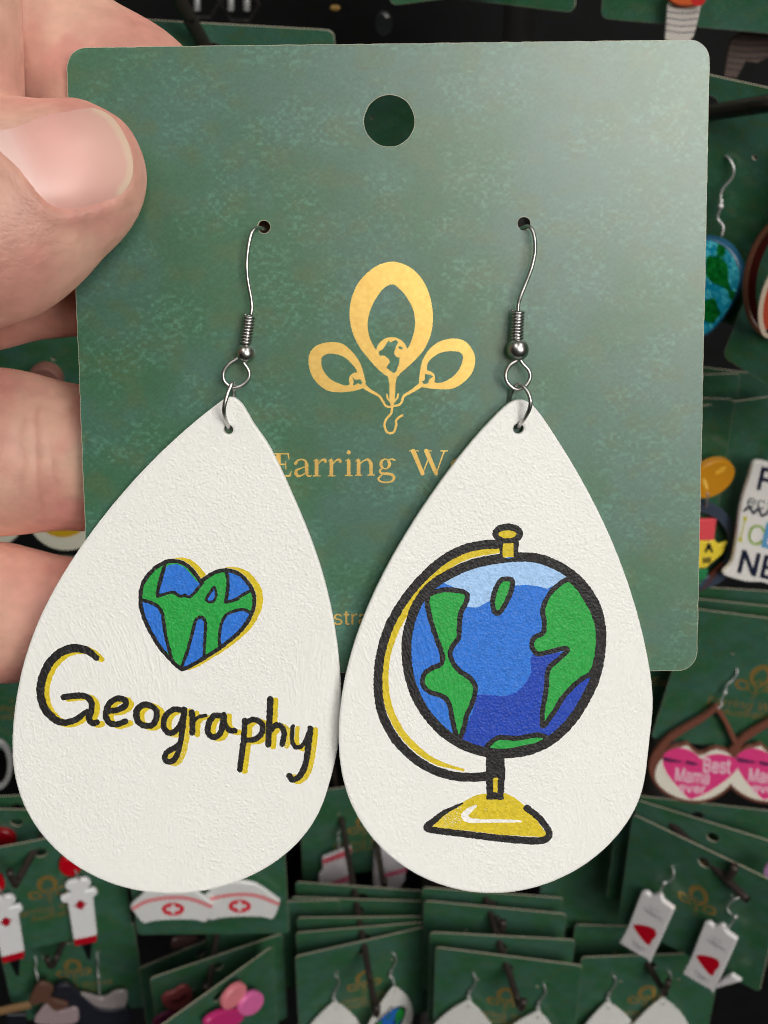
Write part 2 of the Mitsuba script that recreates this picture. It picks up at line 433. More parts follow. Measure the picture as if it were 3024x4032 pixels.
k = new("display_card", "large mottled green earring card held up in front by the hand", "display card")
for nm, d in (("board", CARD_BOARD), ("printed_face", CARD_FACE), ("emblem", EMBLEM), ("lettering", LETTER), ("small_lettering", SMALL)):
    scene[f"{k}__{nm}"] = {**d, "to_world": CF.to()}

# ------------------------------------------------------------------ the two leather earrings
OUT_L = [(905, 1562), (929, 1568), (962, 1607), (994, 1664), (1040, 1725), (1091, 1821), (1141, 1923), (1187, 2034), (1227, 2140), (1258, 2216), (1288, 2333), (1308, 2424), (1331, 2555), (1339, 2700), (1342, 2800), (1338, 2900), (1320, 2987), (1296, 3080), (1258, 3197), (1215, 3268), (1150, 3338), (1100, 3380), (1013, 3438), (904, 3481), (796, 3510), (673, 3517), (579, 3513), (490, 3497), (346, 3434), (244, 3369), (171, 3292), (110, 3202), (77, 3121), (55, 3027), (47, 2954), (53, 2844), (69, 2734), (98, 2600), (130, 2502), (195, 2350), (275, 2220), (347, 2112), (434, 2003), (564, 1851), (695, 1721), (796, 1641), (860, 1585)]
OUT_R = [(2051, 1574), (2079, 1578), (2112, 1615), (2152, 1668), (2201, 1741), (2300, 1907), (2354, 2007), (2409, 2134), (2454, 2247), (2494, 2360), (2526, 2482), (2553, 2600), (2566, 2690), (2569, 2780), (2557, 2924), (2540, 3053), (2512, 3157), (2472, 3241), (2394, 3325), (2297, 3409), (2190, 3465), (2040, 3510), (1896, 3516), (1751, 3486), (1656, 3450), (1548, 3381), (1476, 3312), (1403, 3207), (1367, 3124), (1342, 3009), (1336, 2900), (1344, 2770), (1360, 2665), (1389, 2556), (1430, 2434), (1470, 2348), (1516, 2252), (1577, 2146), (1648, 2024), (1723, 1913), (1799, 1811), (1880, 1720), (1961, 1627), (2005, 1590)]
PT = 0.0013


def tilted(ref, tilt_v, tilt_u):
    """A frame like the card's, its origin at ref (px, py, gap above the card), tipped by tilt_v / tilt_u radians about the card's v and u axes."""
    o = CF.world([CF.pt3(*ref)])[0]
    u = CF.u * math.cos(tilt_v) + CF.n * math.sin(tilt_v)
    v = CF.v * math.cos(tilt_u) + CF.n * math.sin(tilt_u); v = v - (v @ u) * u; v /= np.linalg.norm(v)
    return Frame(o, u, v)


EFL = tilted((899, 1692, 0.0022), 0.004, 0.012)
EFR = tilted((2042, 1688, 0.0034), -0.075, 0.012)


def jit(p, seed=1):
    return rough_edge(p, 0.00016, 0.00016, 3200, seed)


def zmap(fr, off, sc):
    return lambda p: mapped(p, pxmap(fr, off, sc))


# left: heart and word
hz = zmap(EFL, (500, 2140), 0.3496)
heart = Polygon(np.vstack([curve([(830, 425), (760, 330), (690, 255), (600, 205), (520, 195), (430, 210), (330, 265), (250, 345), (190, 430), (160, 520), (155, 620), (165, 740), (200, 850), (250, 960), (310, 1070), (390, 1190), (480, 1290), (560, 1370), (620, 1415)], 5), curve([(620, 1415), (700, 1385), (850, 1300), (1000, 1205), (1120, 1120), (1250, 1010), (1350, 890), (1410, 770), (1435, 640), (1420, 540), (1370, 450), (1290, 360), (1190, 310), (1090, 300), (1000, 320), (910, 370), (830, 425)], 5)]))
houter = heart.buffer(24)
sea = [[(470, 240), (560, 230), (640, 260), (720, 340), (780, 420), (830, 450), (770, 510), (720, 585), (650, 580), (600, 575), (540, 535), (480, 555), (365, 585), (370, 500), (400, 380), (440, 270)], [(985, 500), (990, 560), (980, 640), (920, 645), (900, 620), (950, 540)], [(1130, 310), (1230, 330), (1350, 420), (1385, 520), (1300, 575), (1200, 625), (1125, 650), (1140, 480)], [(165, 640), (250, 665), (330, 705), (380, 765), (400, 870), (430, 1020), (490, 1250), (380, 1160), (270, 1010), (210, 880), (175, 750)], [(835, 835), (870, 880), (880, 1000), (870, 1280), (750, 1350), (620, 1400), (690, 1200), (740, 1030), (775, 870)], [(1110, 815), (1180, 780), (1290, 745), (1390, 780), (1345, 890), (1270, 990), (1180, 1075), (1045, 1160), (1045, 1010), (1075, 890)]]
sea = unary_union([Polygon(s).buffer(0) for s in sea]).intersection(heart)
hl = [stroke([(425, 250), (385, 380), (355, 500), (345, 585)], 44), stroke([(345, 592), (440, 565), (530, 545), (590, 592), (650, 582), (710, 600), (780, 530), (850, 445)], 36, 2), stroke([(985, 490), (1005, 560), (985, 640), (925, 655), (895, 620), (945, 540)], 32, 5, True), stroke([(1120, 310), (1138, 420), (1135, 520), (1112, 655)], 42), stroke([(1112, 660), (1220, 632), (1300, 580), (1390, 530)], 36), stroke([(160, 632), (250, 655), (340, 700), (390, 760), (412, 860), (430, 1000), (460, 1130), (500, 1280)], 40), stroke([(615, 1395), (680, 1210), (740, 1000), (772, 870), (820, 828), (868, 845), (886, 920), (876, 1100), (870, 1285)], 38), stroke([(1045, 1160), (1045, 1000), (1075, 880), (1120, 800), (1220, 755), (1310, 742), (1395, 780)], 36)]
blk = unary_union([heart.exterior.buffer(23), *[s.intersection(houter) for s in hl]])
kz = zmap(EFL, (100, 2500), 0.7354)
word = [taper([(382, 122), (335, 85), (265, 70), (190, 92), (130, 150), (92, 230), (82, 310), (102, 388), (150, 445), (205, 468), (270, 452), (330, 408)], [32, 40, 46, 46, 46, 46, 44, 44, 42, 36, 34, 28]), stroke([(206, 332), (270, 324), (325, 328), (355, 360), (352, 410), (340, 445), (358, 470), (382, 468)], 34),
        stroke([(432, 408), (500, 398), (538, 372), (528, 345), (490, 340), (448, 368), (432, 420), (442, 462), (482, 478), (535, 462)], 33), stroke([(655, 372), (698, 398), (703, 440), (682, 480), (640, 484), (602, 460), (596, 410), (620, 380)], 34, 6, True),
        stroke([(846, 402), (795, 398), (752, 432), (742, 488), (768, 524), (808, 510), (838, 462), (852, 398)], 32), stroke([(852, 400), (842, 500), (826, 600), (802, 660), (772, 678), (747, 664), (756, 630), (800, 602), (828, 582)], 31),
        stroke([(892, 412), (896, 460), (894, 522)], 33), stroke([(896, 468), (925, 440), (965, 430)], 20), stroke([(1048, 432), (1010, 432), (984, 470), (978, 520), (1008, 546), (1046, 520), (1064, 430)], 32), stroke([(1064, 425), (1066, 470), (1092, 508), (1122, 512)], 30),
        stroke([(1176, 458), (1170, 550), (1158, 650), (1148, 718)], 32), stroke([(1176, 472), (1220, 452), (1266, 474), (1266, 522), (1232, 556), (1182, 562)], 31), stroke([(1312, 342), (1307, 450), (1300, 586)], 34), stroke([(1304, 524), (1340, 482), (1374, 494), (1386, 532), (1374, 584)], 31),
        stroke([(1432, 490), (1428, 560), (1446, 598), (1488, 586), (1526, 502)], 25), stroke([(1526, 500), (1520, 560), (1502, 680), (1472, 750), (1432, 774), (1414, 752)], 33)]
word = unary_union(word)
INK_L = {"yellow_ink": (unary_union([hz(affinity.translate(houter, 74, -14)).difference(hz(houter)), kz(affinity.translate(word, 26, 9))]), "ink_yellow", 2e-5),
         "green_ink": (hz(heart), "ink_green", 3e-5), "blue_ink": (hz(sea), "ink_blue", 4e-5), "black_ink": (unary_union([hz(blk), kz(word)]), "ink_black", 5e-5)}

# right: globe on its stand
gz = zmap(EFR, (1400, 2000), 0.6631); bz = zmap(EFR, (1500, 2800), 0.4822)
globe = blob([(960, 290), (1090, 300), (1230, 360), (1340, 450), (1420, 570), (1455, 700), (1455, 830), (1430, 980), (1370, 1120), (1290, 1250), (1180, 1360), (1050, 1430), (900, 1455), (760, 1445), (620, 1395), (500, 1310), (400, 1190), (330, 1040), (302, 880), (312, 730), (360, 580), (440, 470), (560, 390), (700, 330), (850, 300)])
dark = blob([(725, 1110), (880, 1115), (970, 1080), (1040, 980), (1050, 870), (1200, 860), (1440, 900), (1440, 1050), (1310, 1260), (1150, 1400), (900, 1470), (700, 1440), (630, 1370), (700, 1200)], 4).intersection(globe)
lite = Polygon([(520, 440), (700, 330), (900, 300), (1100, 310), (1260, 410), (1190, 450), (1140, 480), (1080, 462), (1000, 455), (930, 460), (860, 500), (800, 550), (720, 590), (640, 585), (640, 490), (560, 460)]).intersection(globe)
lands = [[(440, 510), (520, 485), (600, 488), (660, 510), (655, 560), (625, 620), (615, 700), (610, 770), (570, 830), (565, 890), (610, 960), (680, 1010), (712, 1070), (690, 1160), (660, 1230), (635, 1330), (615, 1365), (595, 1340), (575, 1260), (550, 1150), (500, 1110), (440, 1090), (400, 1050), (405, 990), (450, 950), (505, 925), (515, 880), (490, 800), (455, 700), (430, 600), (425, 540)], [(885, 420), (930, 430), (920, 500), (870, 600), (830, 622), (812, 560), (830, 480), (860, 430)], [(1270, 425), (1340, 500), (1410, 620), (1440, 740), (1430, 880), (1400, 975), (1330, 1022), (1240, 1110), (1170, 1220), (1112, 1292), (1110, 1200), (1130, 1080), (1142, 960), (1200, 900), (1252, 850), (1240, 832), (1140, 855), (1080, 865), (1046, 820), (1060, 770), (1110, 740), (1120, 680), (1110, 600), (1150, 510), (1210, 450)], [(785, 1410), (850, 1362), (960, 1366), (1080, 1345), (1140, 1370), (1100, 1400), (960, 1430), (860, 1450), (780, 1450)]]
lands = [blob(q, 5) for q in lands]
gblk = unary_union([globe.exterior.buffer(29), *[q.exterior.buffer(15).intersection(globe.buffer(10)) for q in lands], stroke([(850, 213), (740, 220), (620, 252), (500, 322), (380, 432), (272, 570), (192, 720), (147, 880), (133, 1040), (152, 1200), (222, 1350), (330, 1470), (460, 1552), (600, 1592), (720, 1596), (800, 1586)], 54), ell(903, 152, 92, 62), stroke([(864, 195), (872, 290)], 30), stroke([(954, 195), (950, 285)], 30), Polygon([(778, 1470), (882, 1470), (878, 1600), (780, 1600)])]).difference(ell(900, 155, 52, 24)).difference(Polygon([(876, 208), (936, 208), (938, 290), (905, 300), (872, 288)]))
gyel = unary_union([taper([(850, 250), (740, 264), (640, 292), (530, 352), (420, 450), (312, 590), (232, 740), (184, 900), (178, 1040), (198, 1180), (262, 1318), (360, 1428), (480, 1508), (640, 1556)], [34, 42, 46, 46, 46, 44, 42, 40, 40, 42, 42, 40, 32, 14]), ell(900, 155, 56, 28), Polygon([(870, 200), (942, 200), (942, 292), (868, 292)])])
bblk = unary_union([Polygon([(866, 350), (1000, 350), (1004, 520), (992, 712), (870, 712), (862, 520)]).buffer(8), taper([(665, 748), (520, 822), (430, 892), (378, 935), (410, 965), (700, 1002), (1000, 1037), (1250, 1056), (1340, 1044), (1372, 1000), (1340, 930), (1270, 850), (1188, 787)], [14, 40, 52, 58, 56, 56, 60, 60, 58, 54, 54, 54, 54])]).difference(Polygon([(912, 392), (960, 392), (950, 660), (915, 660)]))
byel = unary_union([Polygon(curve([(400, 925), (520, 832), (660, 748), (760, 692), (860, 672), (1000, 668), (1080, 700), (1165, 765), (1250, 860), (1350, 1000)], 4).tolist() + [(1345, 1030), (1000, 1010), (700, 975), (410, 950)]), Polygon([(900, 380), (970, 380), (965, 670), (905, 670)])])
painted_shine = taper([(772, 772), (715, 810), (682, 852), (715, 885), (800, 893), (1000, 894), (1140, 897)], [22, 46, 54, 46, 30, 26, 16])
INK_R = {"yellow_ink": (unary_union([gz(gyel), bz(byel)]), "ink_yellow", 2e-5), "blue_ink": (gz(globe), "ink_blue", 2.5e-5), "dark_blue_ink": (gz(dark), "ink_dark_blue", 3e-5), "light_blue_ink": (gz(lite), "ink_light_blue", 3.5e-5),
         "green_ink": (gz(unary_union(lands).intersection(globe)), "ink_green", 4e-5), "white_ink": (bz(painted_shine), "ink_white", 4.5e-5), "black_ink": (unary_union([gz(gblk), bz(bblk)]), "ink_black", 5e-5)}


from scipy.spatial import cKDTree, Delaunay
from scipy.interpolate import splprep, splev


def pendant(fr, out, hole_px, hr):
    o = np.array(out, float); tck, _ = splprep(np.vstack([o, o[:1]]).T, s=len(o) * 3.0, per=True)
    p = Polygon(fr.pts(np.array(splev(np.linspace(0, 1, 260)[:-1], tck)).T)).buffer(0).difference(Point(fr.uv(*hole_px)).buffer(hr, quad_segs=8))
    return rough_edge(p, 0.0004, 0.00004, 1500, 5)


_rg = np.random.default_rng(11)
CELLS = _rg.uniform(-95, 60, (125000, 2))
CELL_TREE = cKDTree(CELLS)


def grain(P):
    """Height of the leather grain in metres at points (n, 2) of a pendant's own plane."""
    m = np.asarray(P) * 1000.0
    q = np.c_[m, np.zeros(len(m))]
    wv = np.stack([meshkit.noise(q * 0.9, 1), meshkit.noise(q * 0.9 + 40, 2)], 1) - 0.5
    st = np.clip((meshkit.noise(q * 0.045, 5) - 0.4) * 4, 0, 1)[:, None] * np.clip((-m[:, 1:] - 30) / 20, 0, 1)
    x = m + 0.35 * wv
    x = np.c_[x[:, 0] * (1.0 + 0.35 * st[:, 0]), x[:, 1] * (1.0 - 0.45 * st[:, 0])]
    d, ix = CELL_TREE.query(x, k=2, workers=-1)
    c = ((ix[:, 0] * 7919) % 1000) / 1000.0
    t = np.clip((d[:, 1] - d[:, 0]) / 0.20, 0, 1); t = t * t * (3 - 2 * t)
    return 0.000060 * (t * (0.72 + 0.28 * c) + 0.5 * meshkit.noise(q * 3.3, 9))


def fine(p, z, step=0.000125, edge=0.0):
    """A finely meshed sheet over p that follows the leather's grain, z above it; edge: how far its rim rounds down."""
    V, I, n = [], [], 0
    for g in geoms(p):
        x0, y0, x1, y1 = g.bounds
        a, b = np.meshgrid(np.arange(x0, x1, step), np.arange(y0, y1, step * 0.866))
        a = a + (np.arange(a.shape[0]) % 2)[:, None] * step / 2
        pts = np.c_[a.ravel(), b.ravel()]
        ins_ = g.buffer(-step * 0.55)
        pts = pts[shapely.contains_xy(ins_, pts[:, 0], pts[:, 1])] if not ins_.is_empty else np.zeros((0, 2))
        rim = [np.array(r.segmentize(step).coords)[:-1] for r in [g.exterior, *g.interiors]]
        pts = np.vstack([pts, *rim])
        if len(pts) < 4: continue
        f = Delaunay(pts).simplices
        cen = pts[f].mean(1)
        f = f[shapely.contains_xy(g, cen[:, 0], cen[:, 1])]
        if not len(f): continue
        ar = np.cross(pts[f[:, 1]] - pts[f[:, 0]], pts[f[:, 2]] - pts[f[:, 0]])
        f[ar < 0] = f[ar < 0][:, ::-1]; f = f[np.abs(ar) > 1e-14]
        h = z + grain(pts)
        if edge:
            bd = shapely.distance(g.boundary, shapely.points(pts))
            h = h - edge * np.clip(1 - bd / 0.0003, 0, 1) ** 2
        V.append(np.c_[pts, h]); I.append(f + n); n += len(pts)
    return np.vstack(V), np.vstack(I)


import shapely
POLY_L = pendant(EFL, OUT_L, (899, 1692), 0.00078); POLY_R = pendant(EFR, OUT_R, (2042, 1688), 0.00088)
PEN_L, PEN_R = slab(POLY_L, PT - 0.0001, 0.0, -PT), slab(POLY_R, PT - 0.0001, 0.0, -PT)
WR = 0.00030


def findings(key, fr, off, sc, hole_px, wire, coil, bead, loop, ring):
    """Ear wire, coil, bead and jump ring; points (x, y, height above the card) in the photograph's pixels."""
    P3 = lambda pts: CF.world([CF.pt3(off[0] + x * sc, off[1] + y * sc, w) for x, y, w in pts])  # noqa: E731
    mm = sc * F * card_depth(off[0] + bead[0] * sc, off[1] + bead[1] * sc)
    w = curve(P3(wire), 8)
    part(key + "__ear_wire", join(tube(w, WR), tube(curve(P3(loop), 8), WR * 1.05)), "steel", None, True, False)
    a, b = P3(coil[:2]); n = 9; th = np.linspace(0, 2 * np.pi * n, n * 16); ax = (b - a) / np.linalg.norm(b - a)
    e1 = np.cross(ax, CF.n); e1 /= np.linalg.norm(e1); e2 = np.cross(ax, e1); R = coil[2] * mm - 0.00019
    hx = a + (b - a) * (th / th[-1])[:, None] + R * (np.cos(th)[:, None] * e1 + np.sin(th)[:, None] * e2)
    part(key + "__coil", tube(hx, 0.00021, 8), "steel", None, True, False)
    part(key + "__bead", ball(P3([bead[:3]])[0], bead[3] * mm, 4), "steel", None, True, False)
    part(key + "__jump_ring", tube(curve(P3(ring), 8, True), WR * 1.1, 10, True), "steel", None, True, False)


def earring_ink(key, INK, fr, seed):
    for li_, (nm, (p, m, z)) in enumerate(INK.items()):
        part(f"{key}__pendant__{nm}", fine(jit(p, seed), (li_ + 1) * 2.6e-5), m, fr.to(), True)


k = new("earring", "white leather teardrop earring printed with an earth heart and handwritten word", "earring", "pair of white teardrop earrings on the held card")
part(k + "__pendant", join(PEN_L, fine(POLY_L, 0.0, edge=0.00018)), "leather", EFL.to(), 40); earring_ink(k, INK_L, EFL, 2)
findings(k, EFL, (860, 850), 0.4068, (442, 105), [(446, 132, -0.0035), (440, 128, -0.0012), (425, 120, 0.0003), (385, 116, 0.0014), (345, 135, 0.0022), (315, 190, 0.0026), (292, 290, 0.0028), (278, 400, 0.0028), (275, 500, 0.0028), (283, 610, 0.0027), (302, 720, 0.0026), (320, 820, 0.0025), (324, 890, 0.0025), (316, 960, 0.0025)],
         [(303, 962, 0.0026), (266, 1232, 0.0028), 60], (266, 1330, 0.0030, 90), [(200, 1370, 0.0030), (165, 1395, 0.0030), (95, 1445, 0.0030), (48, 1520, 0.0030), (62, 1605, 0.0030), (140, 1662, 0.0030), (230, 1640, 0.0030), (295, 1565, 0.0030), (290, 1490, 0.0030), (240, 1415, 0.0030)],
         [(138, 1618, 0.0052), (108, 1680, 0.0058), (72, 1780, 0.0062), (54, 1870, 0.0060), (62, 1950, 0.0050), (92, 2030, 0.0030), (102, 2050, 0.0010), (118, 1990, -0.0002 + 0.0006), (140, 1880, 0.0006), (150, 1750, 0.0010), (150, 1660, 0.0020)])
k = new("earring", "white leather teardrop earring printed with a blue globe on a yellow stand", "earring", "pair of white teardrop earrings on the held card")
part(k + "__pendant", join(PEN_R, fine(POLY_R, 0.0, edge=0.00018)), "leather", EFR.to(), 40); earring_ink(k, INK_R, EFR, 3)
findings(k, EFR, (1900, 850), 0.4069, (395, 85), [(370, 120, -0.0035), (372, 124, -0.0012), (385, 118, 0.0003), (425, 102, 0.0015), (470, 118, 0.0024), (500, 190, 0.0029), (510, 300, 0.0031), (500, 400, 0.0031), (470, 520, 0.0031), (420, 650, 0.0030), (372, 770, 0.0030), (348, 850, 0.0029), (345, 925, 0.0029)],
         [(345, 918, 0.0030), (331, 1192, 0.0032), 66], (345, 1292, 0.0034, 106), [(345, 1380, 0.0034), (325, 1405, 0.0034), (260, 1452, 0.0034), (224, 1530, 0.0034), (238, 1605, 0.0034), (290, 1662, 0.0034), (350, 1678, 0.0034), (420, 1642, 0.0034), (462, 1560, 0.0034), (445, 1490, 0.0034), (390, 1430, 0.0034), (365, 1390, 0.0034)],
         [(375, 1640, 0.0052), (425, 1685, 0.0060), (462, 1770, 0.0064), (456, 1860, 0.0062), (420, 1940, 0.0054), (372, 2008, 0.0040), (335, 2045, 0.0018), (290, 1990, 0.0006), (258, 1880, 0.0004), (258, 1780, 0.0006), (290, 1690, 0.0016), (330, 1640, 0.0034)])

# ------------------------------------------------------------------ the hand


def C3(px, py, d):
    return np.array([(px - 1512) * F * d, -(py - 2016) * F * d, d])


def hp(px, py, r, dz):
    d = card_depth(np.clip(px, -300, 3000), py) + dz
    return C3(px, py, d), r * F * d


THUMB = [hp(-1300, 1250, 500, 0.010), hp(-640, 1080, 470, 0.004), hp(-20, 822, 396, -0.0100), hp(285, 702, 292, -0.0093)]
INDEX = [hp(-1200, -120, 330, 0.022), hp(-560, -330, 320, 0.020), hp(-65, -31, 290, 0.018), hp(480, 385, 275, 0.0122), hp(900, 715, 256, 0.0114)]
LOBE = [hp(-230, -500, 300, 0.004), hp(-142, 360, 238, -0.003)]
MIDDLE = [hp(-1200, 1150, 310, 0.024), hp(-100, 1120, 236, 0.024), hp(500, 1085, 222, 0.022)]
RING = [hp(-1200, 1690, 315, 0.026), hp(-10, 1778, 297, 0.017), hp(600, 1825, 280, 0.0150)]
PINKY = [hp(-1200, 2330, 270, 0.026), hp(-10, 2414, 244, 0.016), hp(430, 2440, 236, 0.0135)]
PALM = [hp(-1450, 200, 520, 0.018), hp(-1500, 1250, 620, 0.020), hp(-1350, 2250, 380, 0.026)]
ARM = [hp(-1300, 1350, 700, 0.022), hp(-2700, 2000, 620, 0.02)]


def cone(P, a, b, ra, rb, flat_=1.0):
    q, s = P - a, b - a
    q = q / np.array([1, 1, flat_], np.float32); s = s / np.array([1, 1, flat_])
    h = np.clip((q @ s) / (s @ s), 0, 1)
    return np.sqrt(((q - h[..., None] * s) ** 2).sum(-1)) - (ra + (rb - ra) * h)


def chain(P, J, flat_=1.0, k=0.004):
    d = None
    for (a, ra), (b, rb) in zip(J[:-1], J[1:]):
        e = cone(P, a.astype(np.float32), b.astype(np.float32), ra, rb, flat_)
        d = e if d is None else smin(d, e, k)
    return d


def smin(a, b, k):
    h = np.clip(0.5 + 0.5 * (b - a) / k, 0, 1)
    return b + (a - b) * h - k * h * (1 - h)


def hand_sdf(P):
    th = chain(P, THUMB, 0.78, 0.008)
    d = chain(P, PALM, 0.55, 0.01)
    d = smin(d, chain(P, ARM, 0.75, 0.01), 0.012)
    for J, k in ((INDEX, 0.003), (MIDDLE, 0.003), (RING, 0.003), (PINKY, 0.0025)):
        d = smin(d, chain(P, J, 0.9, 0.006), k) if J is not MIDDLE else smin(d, chain(P, J, 0.9, 0.006), k)
    d = smin(d, chain(P, LOBE, 0.8), 0.0008)
    return smin(d, th, 0.002)


def nets(fn, lo, hi, h):
    """Surface nets: the zero surface of fn over a grid."""
    ax = [np.arange(a, b + h, h, dtype=np.float32) for a, b in zip(lo, hi)]
    n = [len(a) for a in ax]
    D = np.empty(n, np.float32)
    for i in range(0, n[0], 16):
        g = np.stack(np.meshgrid(ax[0][i:i + 16], ax[1], ax[2], indexing="ij"), -1)
        D[i:i + 16] = fn(g)
    S = D < 0
    acc = np.zeros([m - 1 for m in n] + [3], np.float32); cnt = np.zeros([m - 1 for m in n], np.float32)
    sl = lambda o, m: slice(o, m - 1 + o)  # noqa: E731
    corners = [(a, b, c) for a in (0, 1) for b in (0, 1) for c in (0, 1)]
    for a in corners:
        for k in range(3):
            if a[k]: continue
            b = tuple(a[j] + (j == k) for j in range(3))
            da, db = D[sl(a[0], n[0]), sl(a[1], n[1]), sl(a[2], n[2])], D[sl(b[0], n[0]), sl(b[1], n[1]), sl(b[2], n[2])]
            cr = (da < 0) != (db < 0)
            t = np.where(cr, da / np.where(cr, da - db, 1), 0)
            for j in range(3): acc[..., j] += np.where(cr, a[j] + (t if j == k else 0), 0)
            cnt += cr
    on = cnt > 0
    idx = -np.ones(on.shape, np.int64); idx[on] = np.arange(on.sum())
    base = np.stack(np.nonzero(on), 1)
    V = (base + acc[on] / cnt[on][:, None]) * h + np.asarray(lo)
    Fc = []
    for k in range(3):
        i, j = (k + 1) % 3, (k + 2) % 3
        s0 = [slice(None)] * 3; s1 = [slice(None)] * 3
        s0[k], s1[k] = slice(0, -1), slice(1, None)
        cr = np.argwhere(S[tuple(s0)] != S[tuple(s1)])
        ok = (cr[:, i] > 0) & (cr[:, j] > 0) & (cr[:, i] < n[i] - 1) & (cr[:, j] < n[j] - 1); cr = cr[ok]
        ins = S[tuple(s0)][tuple(cr.T)]
        q = []
        for di, dj in ((-1, -1), (0, -1), (0, 0), (-1, 0)):
            c = cr.copy(); c[:, i] += di; c[:, j] += dj; q.append(idx[tuple(c.T)])
        q = np.stack(q, 1); q[~ins] = q[~ins][:, ::-1]
        Fc.append(q)
    q = np.vstack(Fc)
    return V, np.vstack([q[:, [0, 1, 2]], q[:, [0, 2, 3]]])


lo_, hi_ = np.array([-0.178, -0.078, 0.190]), np.array([0.006, 0.112, 0.285])
HV, HFc = nets(hand_sdf, lo_, hi_, 0.0009)


def grad(P, e=2e-4):
    P = np.asarray(P, np.float64)
    g = np.stack([hand_sdf(P + e * np.eye(3)[j]) - hand_sdf(P - e * np.eye(3)[j]) for j in range(3)], -1)
    return g / (np.linalg.norm(g, axis=-1, keepdims=True) + 1e-12)


NAIL_PX = curve([(-60, 520), (60, 494), (200, 452), (320, 424), (392, 432), (452, 472), (502, 556), (524, 640), (518, 705), (482, 762), (420, 795), (330, 822), (225, 826), (150, 765), (70, 660), (-10, 585)], 6, True)
NAIL = Polygon(NAIL_PX).buffer(0)
pxs = np.stack([1512 + HV[:, 0] / HV[:, 2] / F, 2016 - HV[:, 1] / HV[:, 2] / F], 1)
front = (pxs[:, 0] > -250) & (pxs[:, 1] > 250) & (pxs[:, 1] < 1100) & (HV[:, 2] < card_depth(300, 700) - 0.004)
fi = np.nonzero(front)[0]
gN = grad(HV[fi])
inside = shapely.contains_xy(NAIL, pxs[fi, 0], pxs[fi, 1])
dist = shapely.distance(NAIL.exterior, shapely.points(pxs[fi]))
fold = np.where(inside, -0.0007 * np.clip(dist / 18, 0, 1), 0.00042 * np.exp(-((dist - 26) / 30.0) ** 2) * np.clip((560 - pxs[fi, 0]) / 90, 0, 1))
HV = HV.astype(np.float64); HV[fi] += gN * fold[:, None]
HVw = CAM + HV @ CB
k = new("person", "bare hand at the left edge pinching the green card between thumb and fingers", "person")
tm = trimesh.Trimesh(HVw, HFc, process=False)
part(k + "__hand", (HVw, HFc), "skin", None, True, False)
# finger nail: a thin curved plate that lies on the thumb
gx, gy = np.meshgrid(np.arange(-80, 560, 9.0), np.arange(380, 850, 9.0))
ins = shapely.contains_xy(NAIL.buffer(-4), gx.ravel(), gy.ravel())
npx = np.vstack([np.c_[gx.ravel(), gy.ravel()][ins], np.array(NAIL.exterior.segmentize(10).coords)[:-1]])
dl = Delaunay(npx); cen = npx[dl.simplices].mean(1)
nf = dl.simplices[shapely.contains_xy(NAIL, cen[:, 0], cen[:, 1])]
rayc = np.c_[(npx[:, 0] - 1512) * F, -(npx[:, 1] - 2016) * F, np.ones(len(npx))]
tt = np.full(len(npx), 0.18)
for _ in range(60):
    tt += 0.8 * hand_sdf((rayc * tt[:, None]).astype(np.float64)) / np.linalg.norm(rayc, axis=1)
Q = rayc * tt[:, None]; gq = grad(Q)
nd = shapely.distance(NAIL.exterior, shapely.points(npx))
tipd = np.clip((npx[:, 0] - 430) / 70, 0, 1)                                  # towards the free edge
hgt = -0.0004 + 0.0006 * np.clip(nd / 70, 0, 1) ** 0.6 + 0.00045 * tipd
_u, _v = (npx[:, 0] - 230) / 300, (npx[:, 1] - 630) / 220
_A = np.stack([_u**a * _v**b for a in range(4) for b in range(5 - a)], 1)
_c = np.linalg.lstsq(_A, (Q + gq * hgt[:, None])[:, 2], rcond=None)[0]
Q = rayc * (_A @ _c)[:, None]; Q[:, 2] -= 0.00012
a_ = np.cross(Q[nf[:, 1]] - Q[nf[:, 0]], Q[nf[:, 2]] - Q[nf[:, 0]]); flip = (a_ * gq[nf[:, 0]]).sum(1) < 0
nf[flip] = nf[flip][:, ::-1]


def nail_tex(p, n, uv):
    e = uv.x + 0.03 * (noise(uv.x * 9.0, uv.y * 9.0, 0.0) - 0.5)
    col = mix([0.70, 0.47, 0.43], [0.66, 0.36, 0.315], smoothstep(0.10, 0.34, e))
    col = mix(col, [0.66, 0.40, 0.33], smoothstep(0.5, 0.9, e))
    col = mix(col, [0.68, 0.55, 0.40], 0.6 * smoothstep(0.34, 0.08, uv.y + 0.06 * (noise(uv.x * 20.0, uv.y * 20.0, 4.0) - 0.5)))
    return col * (0.97 + 0.06 * noise(uv.y * 1.0, uv.x * 2.0, 1.0))


mat("nail", nail_tex, 0.40, 0.45)
DIST = LineString([(385, 425), (430, 450), (470, 500), (500, 560), (525, 640), (518, 700), (482, 760)])
part_uv = np.c_[np.clip(((npx[:, 0] - 0) * 0.93 - (npx[:, 1] - 690) * 0.36) / 560, 0, 1), shapely.distance(DIST, shapely.points(npx)) / 100]
scene[k + "__thumbnail"] = mikit.ply((CAM + Q @ CB, nf), "nail", True, uv=part_uv)

# ------------------------------------------------------------------ the rack behind: board, posts, cards, pegs
WALL_Y = 1.0
part("backboard", (np.vstack([slab(box(-1.3, -1.45, 1.3, 1.1), 0.02)[0]]), slab(box(-1.3, -1.45, 1.3, 1.1), 0.02)[1]), "black_board", Frame([0, WALL_Y, CAMZ], [1, 0, 0], [0, 0, 1]).to())
labels["backboard"] = {"label": "matte black board of the display rack behind all the hanging cards", "category": "rack board"}


class Vert(Frame):
    """A frame on a vertical plane at the distance Y."""

    def __init__(s, y, px=1512, py=2016):
        d = ray(px, py)
        super().__init__(CAM + d * (y / d[1]), [1, 0, 0], [0, 0, 1])


